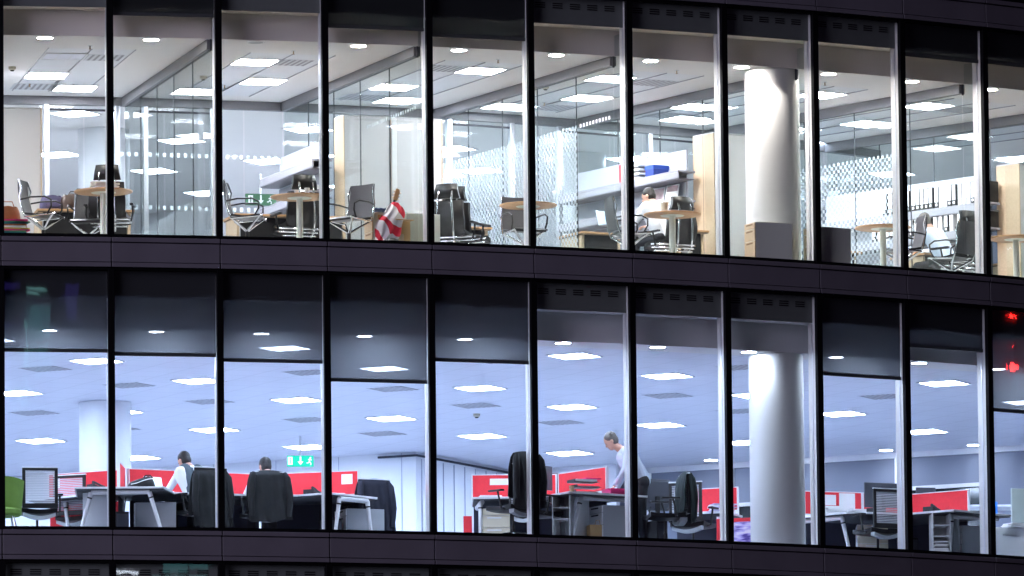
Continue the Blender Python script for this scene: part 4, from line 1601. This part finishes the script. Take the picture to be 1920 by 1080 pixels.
# lower chairs
GTC = 'ribbed back task chairs'
TC(W(.50, 2.25, LF), A(.5)+.03, 'task chair with ribbed white back seen from behind at the lower left', GTC)
TC(W(9.46, 1.55, LF), A(9.4)-.10, 'task chair with ribbed back seen from behind at the lower right desk', GTC)
TC(W(7.40, 1.95, LF), A(7.2)-.9, 'task chair with ribbed back behind the dark green jacket', GTC)
TC(W(6.68, .95, LF), A(6.7)+PI/2-.25, 'task chair facing left with a dark green jacket on it', GTC)
TC(W(2.12, 2.0, LF), A(2.1)+.25, 'task chair of the man in the waistcoat, jacket over its back', GTC)
TC(W(2.76, 2.1, LF), A(2.8)+.05, 'task chair of the man with black hair, jacket over its back', GTC).scale = (1, 1, .96)
TC(W(4.01, 2.85, LF-.03), A(3.9)+.15, 'empty task chair with a navy jacket at the end of the long desk', GTC)
TC(W(4.96, .62, LF+.0), A(5)+.35, 'tall task chair with a black jacket at the sixth black mullion', GTC)
TC(W(5.40, 1.25, LF), A(5.4)-PI/2+.3, 'task chair with dark arms right of the sixth black mullion', GTC)
TC(W(1.02, 3.2, LF), A(1)-.6, 'task chair half hidden behind the corner desk at the lower left', GTC)
place_jacket(M_char, W(2.12, 2.0, LF-.05), A(2.1)+.25, 'charcoal jacket over the chair of the man in the waistcoat', 1, drop=.82, wide=.265)
place_jacket(M_char, W(2.76, 2.1, LF), A(2.8)+.05, 'black jacket with wide shoulders over the chair of the black haired man', 4, drop=.76, wide=.27).scale = (1, 1, .96)
place_jacket(M_navy, W(4.01, 2.85, LF-.05), A(3.9)+.15, 'navy jacket over the empty chair at the desk end', 7, drop=.80, wide=.25)
o = place_jacket(M_char, W(4.96, .62, LF+.15), A(5)+.35, 'black jacket over the tall chair at the sixth black mullion', 9, drop=.82, wide=.25)
place_jacket(M_dteal, W(6.68, .95, LF+.01), A(6.7)+PI/2-.25, 'dark green jacket over the chair facing left', 12, drop=.72, wide=.25)

# green tub chair at the left edge
t = thing('tub_chair', 'green upholstered tub chair at the lower left edge', 'chair', W(.10, 1.75, LF), A(.1))


def tub(u, v):
    a = (u-.5)*2.1
    r = .30+.05*v
    return (r*math.sin(a)+.0, -r*math.cos(a)*.8+.1, .36+.52*v-.05*a*a*v), (math.sin(a), -math.cos(a), 0)


MB().sheet(tub, 24, 8, .05).build('backrest', M_green, t, smooth=True)
MB().lathe([(.26, .34), (.29, .37), (.29, .42), (.26, .45)], n=30).build('seat', M_green, t, smooth=True)
for sx, sy in ((-1, -1), (1, -1), (1, 1), (-1, 1)):
    MB().cyl((sx*.16, sy*.16, .34), (sx*.23, sy*.23, 0), .014).build('leg', M_chrome, t)


# screens, laptops, telephones
def monitor(label, loc, rz, w=.52, h=.33, z=.12, back=True):
    t = thing('monitor', label, 'monitor', loc, rz)
    MB().box(-w/2, w/2, -.012, .012, z, z+h).build('housing', M_screen, t, bevel=.006)
    MB().box(-w/2+.012, w/2-.012, .0125, .0145, z+.014, z+h-.014).build('display', mat('display', (.30, .36, .45), .25), t)
    MB().box(-.03, .03, -.05, -.0125, .03, z+.20).build('stand', M_blk, t, bevel=.004)
    MB().lathe([(.11, 0), (.11, .012), (.03, .02)], (0, -.03, 0), 20).build('foot', M_blk, t)
    return t


monitor('black monitor turned to the side at the sixth black mullion', (.40, 126.95, LF+.731), .95, .44, .34)
monitor('large grey backed monitor behind the standing man', W(7.12, 2.3, LF+.60), A(7)+.1, .60, .42, .08)
monitor('second monitor just behind the large grey one', W(7.22, 2.6, LF+.70), A(7)+.1, .56, .38, .08)
monitor('black monitor above the ribbed chair at the lower right', (5.28, 130.6, LF+.775), .45, .58, .36)
monitor('small dark monitor left of the wide red screen', (5.95, 131.6, LF+.80), .3, .30, .36)
monitor('monitor peeping over the red screen beside the standing man', (.55, 129.3, LF+.86), .3, .40, .34)
monitor('dark monitor standing low behind the sill in the fifth lower window', W(4.05, 3.3, LF+.10), A(4)-.1, .50, .34)


def laptop(label, loc, rz):
    t = thing('laptop', label, 'laptop', loc, rz)
    MB().box(-.16, .16, -.11, .11, 0, .015).build('keyboard', M_alu, t, bevel=.003)
    Mx = Matrix.Translation((0, .11, .016)) @ Matrix.Rotation(-.25, 4, 'X')
    MB().box(-.16, .16, 0, .008, 0, .22, Mx).build('lid', M_alu, t, bevel=.003)
    MB().box(-.15, .15, -.003, -.0008, .012, .208, Mx).build('display', emit('laptop display', (.45, .68, 1.0), 1.1), t)
    return t


laptop('open laptop with a pale blue display before the man in the waistcoat', W(1.74, 2.25, LF+.745), A(1.7)+.5)
laptop('open laptop behind the black jacket of the second seated man', W(2.52, 2.75, LF+.731), A(2.6)+.6)
laptop('open laptop before the man at the upper shelves', W(6.80, 2.7, UF+.76), A(6.8)+.3)


def phone(label, loc, rz):
    t = thing('desk_phone', label, 'telephone', loc, rz)
    vs = [(-.09, -.10, 0), (.09, -.10, 0), (.09, .10, 0), (-.09, .10, 0), (-.09, -.10, .02), (.09, -.10, .02), (.09, .10, .09), (-.09, .10, .09)]
    MB().add(vs, [(0, 3, 2, 1), (4, 5, 6, 7), (0, 1, 5, 4), (1, 2, 6, 5), (2, 3, 7, 6), (3, 0, 4, 7)]).build('base', M_blk, t, bevel=.006)
    MB().tube([(-.065, -.09, .045), (-.065, -.04, .065), (-.065, .05, .10), (-.065, .10, .105)], [.024, .015, .015, .024]).build('handset', M_blk, t, smooth=True)
    MB().box(-.02, .07, .02, .08, .078, .086).build('display', M_glam, t)
    return t


phone('black desk telephone beside the second seated man', (-2.80, 126.3, LF+.731), 2.6)
phone('black desk telephone with papers left of the ribbed chair, lower right', (5.15, 129.85, LF+.731), 2.5)
phone('black desk telephone left of the second black mullion', (-5.75, 125.2, LF+.731), 2.2)
phone('desk telephone at the edge of the right hand desk', (5.95, 129.75, LF+.731), 2.5)
t = thing('holdall', 'black bag with a pale zip lying on the corner desk', 'bag', (-5.12, 124.95, LF+.731), .05)


def hold(u, v):
    a = u*2*PI
    k = math.sin((1-v)*PI/2)**.55
    return (.19*math.cos(a)*(.55+.45*k), .10*math.sin(a)*(.35+.65*k), .135*v*(1+.25*math.cos(a))), (math.cos(a), math.sin(a), .2)


MB().sheet(hold, 30, 8, .01).build('body', M_blk, t, smooth=True)
MB().tube([(-.14, -.085, .05), (-.06, -.10, .065), (.03, -.10, .10), (.10, -.085, .12), (.16, -.05, .13)], .005).build('zip', M_paper, t, smooth=True)
MB().tube([(.02, 0, .13), (.06, -.02, .175), (.12, -.02, .18), (.16, 0, .14)], .009).build('strap', M_blk, t, smooth=True)
# trays and folders on the middle desk
t = thing('letter_tray', 'black stacked letter trays with papers on the middle desk', 'letter tray', (.98, 126.45, LF+.731), .45)
for k, dx in ((0, .0), (1, .02), (2, -.01)):
    MB().box(-.20+dx, .18+dx, -.13, .13, .01+k*.075, .016+k*.075).box(-.20+dx, -.194+dx, -.13, .13, .0161+k*.075, .05+k*.075).box(-.19+dx, .18+dx, .124, .13, .0161+k*.075, .05+k*.075).build('tray', M_blk, t)
    MB().box(-.17+dx, .15+dx, -.11, .11, .0165+k*.075, (.03 if k < 2 else .05)+k*.075).build('papers', M_paper, t)
t = tag(MB().box(-.11, .13, -.10, .12, .0, .02).build('pink_folder', M_pink, bevel=.003), 'pink folder on top of the black trays', 'folder')
t.location = (1.05, 126.50, LF+.731+.205)
t.rotation_euler.z = .5
paper_stack('pile of pink folders on the desk at the standing man\'s hand', (1.42, 126.62, LF+.731), .4, 3, .30, .24, [M_pink], h=.03)
cup('red beaker on the desk with the white notice behind it', (-.02, 126.85, LF+.731), .034, .085, M_red)
cup('pen pot with a chequered pattern on the middle desk', (.80, 126.25, LF+.731), .035, .10, mat('speckled pot', (.35, .2, .1), .5, noise=.9, nscale=60))
paper_stack('papers on the desk beside the red beaker', (-.32, 126.85, LF+.731), .1, 3, .3, .2)
paper_stack('tall stack of white papers right of the lower column', (4.55, 129.85, LF+.731), .4, 7, .34, .24, h=.016)
paper_stack('stack of white papers before the pinned sheet, lower right', (4.92, 130.0, LF+.731), .2, 5, .30, .22, h=.016)
paper_stack('papers on the desk behind the dark green jacket', (2.95, 129.35, LF+.731), .1, 8, .34, .26, [M_paper, mat('lilac sheet', (.55, .5, .7), .7), M_wlam], h=.014)
paper_stack('grey magazines standing low behind the dark green jacket', (2.98, 128.4, LF+.05), 1.0, 12, .30, .24, [M_screen, M_paper], h=.014)
paper_stack('papers on the long desk beside the telephone', (-2.5, 126.3, LF+.731), .2, 3, .3, .2)
t = thing('paper_bag', 'brown paper bag under the middle desk', 'bag', (1.12, 126.45, LF), .5)
MB().add([(-.10, -.06, 0), (.10, -.06, 0), (.10, .06, 0), (-.10, .06, 0), (-.11, -.05, .30), (.09, -.06, .30), (.10, .06, .31), (-.10, .07, .29)], [(0, 3, 2, 1), (0, 1, 5, 4), (1, 2, 6, 5), (2, 3, 7, 6), (3, 0, 4, 7)]).build('body', M_tan, t)
MB().tube([(-.04, -.06, .29), (-.02, -.07, .36), (.03, -.07, .36), (.05, -.06, .29)], .005).build('handle', M_tan, t)
# far right: desk lamp shade plate, blue folder, teal screen
t = thing('side_table', 'white topped high table beyond the lower right desk', 'table', (6.9, 132.5, LF), .1)
MB().box(-.65, .65, -.3, .3, 1.05, 1.08).build('tabletop', M_wlam, t, bevel=.004)
for sx in (-.5, .5):
    MB().cyl((sx, 0, 0), (sx, 0, 1.05), .03).build('leg', M_alu, t)
t = tag(MB().box(-.12, .12, -.03, .03, 0, .26).build('blue_box', mat('bright blue plastic', (.04, .22, .75), .4), bevel=.004), 'bright blue plastic box hanging under the white high table', 'box')
t.location = (6.88, 131.9, LF+.83)
t = thing('floor_screen', 'pale green grey floor screen at the lower right edge', 'screen', (7.35, 131.3, LF), .35)
MB().box(-.2, 1.0, -.02, .02, .62, 1.22).build('panel', mat('grey green fabric', (.36, .42, .40), .8, noise=.05), t, bevel=.01)
MB().box(-.1, -.06, -.02, .02, 0, .61).box(.8, .84, -.02, .02, 0, .61).build('feet', M_alu, t)
# tall plain green wardrobe-like whiteboards at the back of the lower office
t = thing('door', 'flush white door in the far wall left of the wall corner', 'door', (-3.9, 141.56, LF), AG)
MB().box(-.6, .6, -.03, -.001, 0, 2.1).build('leaf', M_wall, t)
MB().box(-.65, -.601, -.035, -.001, 0, 2.15).box(.601, .65, -.035, -.001, 0, 2.15).box(-.6, .6, -.035, -.001, 2.101, 2.15).build('frame', mat('door frame grey', (.5, .52, .6), .5), t)

# ------------------------------------------------------------------ people
def ell(b, c, r, R=None, n=14):
    vs, fs = [], []
    R = R or Matrix.Identity(3)
    c = Vector(c)
    m = n//2+1
    for i in range(m+1):
        th = PI*i/m
        for k in range(n):
            ph = 2*PI*k/n
            p = Vector((r[0]*math.sin(th)*math.cos(ph), r[1]*math.sin(th)*math.sin(ph), r[2]*math.cos(th)))
            vs.append(c+R @ p)
    for i in range(m):
        for k in range(n):
            fs.append((i*n+k, (i+1)*n+k, (i+1)*n+(k+1) % n, i*n+(k+1) % n))
    b.add(vs, fs)


def cap(b, p0, p1, r0, r1, n=12):
    p0, p1 = Vector(p0), Vector(p1)
    b.cyl(p0, p1, r0, r1, n)
    ell(b, p0, (r0, r0, r0), n=n)
    ell(b, p1, (r1, r1, r1), n=n)


def fused(b, name, m, parent, vox=.009, it=4):
    o = b.build(name+'_tmp', m)
    o.modifiers.new('r', 'REMESH').mode = 'VOXEL'
    o.modifiers['r'].voxel_size = vox
    s = o.modifiers.new('s', 'SMOOTH')
    s.factor = .5
    s.iterations = it
    dg = bpy.context.evaluated_depsgraph_get()
    me = bpy.data.meshes.new_from_object(o.evaluated_get(dg))
    bpy.data.objects.remove(o)
    me.name = name
    for p in me.polygons:
        p.use_smooth = True
    if not me.materials:
        me.materials.append(m)
    r = bpy.data.objects.new(name, me)
    col.objects.link(r)
    if parent is not None:
        r.parent = parent
    return r


def hand(b, wrist, dirn, palm_n, side):
    """palm with four fingers and a thumb, lightly curled"""
    w_, d, n = Vector(wrist), Vector(dirn).normalized(), Vector(palm_n).normalized()
    s = d.cross(n).normalized()*side
    ell(b, w_+d*.045, (.040, .045, .018), Matrix((s, d, n)).transposed(), 12)
    for k, (off, L) in enumerate(((.030, .070), (.010, .080), (-.010, .074), (-.029, .058))):
        p0 = w_+d*.075+s*off
        p1 = p0+(d+n*.25)*L*.5
        p2 = p1+(d*.7+n*.7)*L*.5
        cap(b, p0, p1, .0095, .009, 8)
        cap(b, p1, p2, .009, .0075, 8)
    p0 = w_+d*.02+s*.03
    p1 = p0+(s*.7+d*.6+n*.2)*.035
    cap(b, p0, p1, .012, .010, 8)
    cap(b, p1, p1+(d*.8+s*.2+n*.4)*.03, .010, .008, 8)


def person(label, loc, rz, J, shirt, trousers, hair, vest=None, scale=1):
    """J: joint positions in local space, facing +y"""
    t = thing('person', label, 'person', loc, rz)
    v = {k: Vector(p)*scale for k, p in J.items()}
    hf = Vector(J['face']).normalized()                # facing direction of the head
    up = Vector(J['headup']).normalized()
    sd = hf.cross(up).normalized()
    R = Matrix((sd, hf, up)).transposed()
    hc = v['head']
    b = MB()
    ell(b, hc+up*.02, (.075, .096, .105), R, 18)
    ell(b, hc-up*.055+hf*.028, (.056, .062, .068), R, 14)
    ell(b, hc+hf*.095-up*.022, (.012, .020, .022), R, 8)      # nose
    ell(b, hc+hf*.078-up*.062, (.024, .012, .008), R, 8)      # mouth
    ell(b, hc+hf*.084+up*.018, (.045, .012, .009), R, 8)      # brow
    for s in (-1, 1):
        ell(b, hc+sd*s*.078-up*.012, (.010, .020, .030), R, 8)
    cap(b, hc-up*.06-hf*.012, v['neck'], .054, .060)
    ch = v['neck'].lerp(v['pelvis'], .25)
    cap(b, ch, v['pelvis'], .11, .12)
    for s in 'LR':
        sh, el, wr = v['sh'+s], v['el'+s], v['wr'+s]
        cap(b, v['neck'], sh, .05, .045)
        cap(b, sh, el, .044, .034)
        cap(b, el, wr, .036, .026)
        hand(b, wr, v['hd'+s], J['pn'+s], 1 if s == 'L' else -1)
        cap(b, v['hip'+s], v['kn'+s], .07, .052)
        cap(b, v['kn'+s], v['an'+s], .050, .036)
        cap(b, v['an'+s], v['to'+s], .036, .03)
    body = fused(b, 'body', M_skin, t, .0085)
    e = MB()
    for s in (-1, 1):
        ell(e, hc+hf*.0865+sd*s*.030+up*.002, (.012, .006, .006), R, 8)
    e.build('eyes', mat('eye', (.05, .04, .04), .3), t)
    h = MB()
    ell(h, hc+up*.040-hf*.014, (.083, .100, .096), R, 18)
    ell(h, hc-up*.01-hf*.038, (.078, .075, .085), R, 16)
    fused(h, 'hair', hair, t, .009)
    c = MB()
    cap(c, v['neck']-up*.02, v['neck'].lerp(v['pelvis'], .08), .068, .085)
    for s in 'LR':
        sh, el, wr = v['sh'+s], v['el'+s], v['wr'+s]
        cap(c, v['neck'].lerp(v['pelvis'], .06), sh, .07, .066)
        cap(c, sh.lerp(v['pelvis'], .06), v['hip'+s].lerp(v['pelvis'], .3), .105, .100)
        cap(c, sh, el, .062, .050)
        cap(c, el, el.lerp(wr, .93), .050, .036)
    cap(c, ch, v['pelvis'], .150, .14)
    fused(c, 'shirt', shirt, t, .010)
    q = MB()
    cap(q, v['hipL'], v['hipR'], .112, .112)
    cap(q, v['pelvis']+(v['neck']-v['pelvis']).normalized()*.06, v['pelvis'], .128, .13)
    for s in 'LR':
        cap(q, v['hip'+s], v['kn'+s], .098, .070)
        cap(q, v['kn'+s], v['an'+s], .070, .052)
    fused(q, 'trousers', trousers, t, .011)
    for s in 'LR':
        k = MB()
        cap(k, v['an'+s]-Vector((0, 0, .02)), v['to'+s], .045, .038)
        fused(k, 'shoe', M_blk, t, .010, 2)
    if vest:
        q = MB()
        for s in 'LR':
            cap(q, v['sh'+s].lerp(v['neck'], .45), v['sh'+s].lerp(v['pelvis'], .5), .096, .12)
            cap(q, v['sh'+s].lerp(v['neck'], .25).lerp(v['pelvis'], .10), v['hip'+s].lerp(v['pelvis'], .3)+Vector((0, 0, .06)), .118, .128)
        cap(q, ch, v['pelvis'], .15, .14)
        fused(q, 'waistcoat', vest, t, .010)
    return t


def seated(lean=.12, head=(0, .14, 1.20), face=(0, 1, -.35), hup=(0, .3, 1), reach=.42, hz=.78, spread=.20):
    sy = lean
    J = {'pelvis': (0, 0, .54), 'neck': (0, sy, 1.06), 'head': head, 'face': face, 'headup': hup}
    for s, x in (('L', -1), ('R', 1)):
        J['sh'+s] = (x*.19, sy-.01, 1.0)
        J['el'+s] = (x*.27, sy+.12, .78)
        J['wr'+s] = (x*spread, reach, hz)
        J['hd'+s] = (-x*.15, 1, 0)
        J['pn'+s] = (0, 0, -1)
        J['hip'+s] = (x*.10, .02, .53)
        J['kn'+s] = (x*.15, .44, .52)
        J['an'+s] = (x*.15, .40, .09)
        J['to'+s] = (x*.16, .56, .05)
    return J


person('seated man in a grey waistcoat and white shirt bent over a laptop', W(2.16, 2.2, LF), A(2)+.45, seated(.24, (-.02, .36, 1.17), (-.1, 1, -.45), (0, .45, 1), .52), M_shirt, M_trous, M_hair, vest=M_vest, scale=1.04)
person('seated man with black hair and white collar behind the black jacket', W(2.90, 2.4, LF), A(2.8)+.02, seated(.12, (-.02, .20, 1.16), (-.35, 1, -.25), (0, .2, 1)), M_shirt, M_trous, M_hair)
person('seated man with short dark hair in a white shirt under the blue file box', W(7.20, 2.15, UF), A(7)+.35, seated(.20, (0, .30, 1.17), (-.5, 1, -.5), (0, .35, 1), .5), M_shirt, M_trous, M_hair)
person('seated grey haired man in a pale shirt at the binder shelves', W(11.05, 2.45, UF), A(11)+.35, seated(.26, (-.06, .36, 1.18), (-.2, 1, -.8), (0, .6, 1), .55), M_bshirt, M_trous, M_ghair)
J = {'pelvis': (0, 0, 1.0), 'neck': (0, .27, 1.42), 'head': (0, .42, 1.55), 'face': (0, 1, -.75), 'headup': (0, .62, 1),
     'shL': (-.19, .20, 1.40), 'shR': (.19, .20, 1.40), 'elL': (-.24, .26, 1.12), 'elR': (.26, .20, 1.11), 'wrL': (-.19, .40, .90), 'wrR': (.22, .33, .87),
     'hdL': (0, .6, -.6), 'hdR': (0, .6, -.7), 'pnL': (0, -.5, -1), 'pnR': (0, -.5, -1),
     'hipL': (-.10, 0, .96), 'hipR': (.10, 0, .96), 'knL': (-.11, .05, .52), 'knR': (.12, -.02, .52), 'anL': (-.12, -.02, .10), 'anR': (.13, -.10, .10), 'toL': (-.13, .15, .05), 'toR': (.14, .07, .05)}
person('standing man with short grey hair in a pale blue shirt leaning over the desk', W(6.57, 1.35, LF), A(6.5)+PI/2-.35, J, M_bshirt, M_trous, M_ghair, scale=.995)

# ------------------------------------------------------------------ the lit city opposite, seen only as reflections in the glass
def mirror_point(i, px_w, dist):
    """direction in which window i reflects the viewer, at a distance"""
    p = px_w
    D = (p-Vector((0, 0, 1.7))).normalized()
    a = T0+DT*(i+.5)
    nrm = Vector((math.sin(a), -math.cos(a), 0))
    Rf = D-2*D.dot(nrm)*nrm
    return p+Rf*dist, math.atan2(Rf.y, Rf.x)


def city_tower(label, loc, rz, w_, h0, h1, rects, wallm):
    t = thing('city_building', label, 'building', (loc.x, loc.y, 0), rz)
    MB().box(-w_/2, w_/2, .05, 6, 0, h1).build('wall', wallm, t)
    for x0, x1, z0, z1, m in rects:
        MB().box(x0, x1, -.02, .049, z0, z1).build('lit_window', m, t)
    return t


E_teal = emit('teal light', (.16, .55, .60), .75)
E_teal2 = emit('pale teal light', (.35, .85, .85), 1.6)
E_viol = emit('violet light', (.10, .07, .55), .5)
E_wh = emit('street white', (.75, .85, 1), 16)
E_red = emit('red signal', (1.0, .012, .01), 60)
E_redh = emit('red lamp glow', (.8, .003, .006), .10)
dw = mat('night wall', (.03, .03, .04), .7)
pt, an = mirror_point(0, W(.34, 0, LF+2.9), 185)
Z = pt.z
k = 1.22
city_tower('dark tower across the water with teal lit windows, mirrored in the lower left window', pt, an+PI/2-PI, 9, 0, Z+6, (
    (-.32*k, -.10*k, Z-.62*k, Z+.30*k, E_teal), (-.07*k, .22*k, Z-.66*k, Z+.28*k, E_teal), (-.26*k, -.12*k, Z-1.62*k, Z-.74*k, E_teal), (-.08*k, .06*k, Z-1.7*k, Z-.78*k, E_teal), (.10*k, .20*k, Z-1.5*k, Z-.74*k, E_teal), (.27*k, .35*k, Z-1.4*k, Z-.1*k, E_teal2), (.33*k, .38*k, Z-2.5*k, Z-1.6*k, E_teal2), (.47*k, .51*k, Z-2.3*k, Z-1.9*k, E_teal2),
    (-1.1*k, -.7*k, Z-.1*k, Z+.9*k, E_viol), (.7*k, 1.4*k, Z-.3*k, Z-.2*k, E_viol), (-.2*k, .25*k, Z+.72*k, Z+.78*k, E_teal2), (-.05*k, .28*k, Z+.6*k, Z+.66*k, E_teal2), (.6*k, 1.4*k, Z+.75*k, Z+.95*k, E_viol)), dw)
pt, an = mirror_point(10, W(10.32, 0, LF+2.72), 90)
Z = pt.z
t = thing('signal_mast', 'tall mast with red warning lamps, mirrored in the lower right window', 'mast', (pt.x, pt.y, 0), 0)
MB().cyl((0, 0, 0), (0, 0, Z+2), .12, .06).build('pole', dw, t)
for dz, r in ((0, .11), (1.25, .06), (.50, .02)):
    b = MB()
    ell(b, (-.2, 0, Z+dz), (r, r, r))
    b.build('lamp', E_red, t)
t = tag(MB().box(.6, .8, -.60, .60, pt.z-.45, pt.z+.75).build('red_glow_panel', E_redh), 'panel added as red glow round the warning lamps, mirrored in the lower right window', 'glow panel')  # glowing panel added to stand for the red haze round the lamps
t.location = (pt.x, pt.y, 0)
pt, an = mirror_point(1, W(1.5, 0, LF-FH+3.40), 185)
Z = pt.z
E_str = emit('cool street light', (.35, .75, .80), 1.2)
E_line = emit('white light line', (.75, .85, 1), 9)
t = city_tower('low dark building with a teal front and white light lines, mirrored in the bottom window', pt, an+PI/2-PI, 14, 0, Z+3, (
    (-1.3, .5, Z-.5, Z-.07, E_str), (-.7, .14, Z+.03, Z+.42, E_teal), (-1.4, -.85, Z+.14, Z+.35, E_teal), (1.0, 1.8, Z+.03, Z+.10, E_line), (.8, 1.6, Z-.45, Z-.38, E_line), (3.4, 5.0, Z-.4, Z+.3, E_viol)), dw)
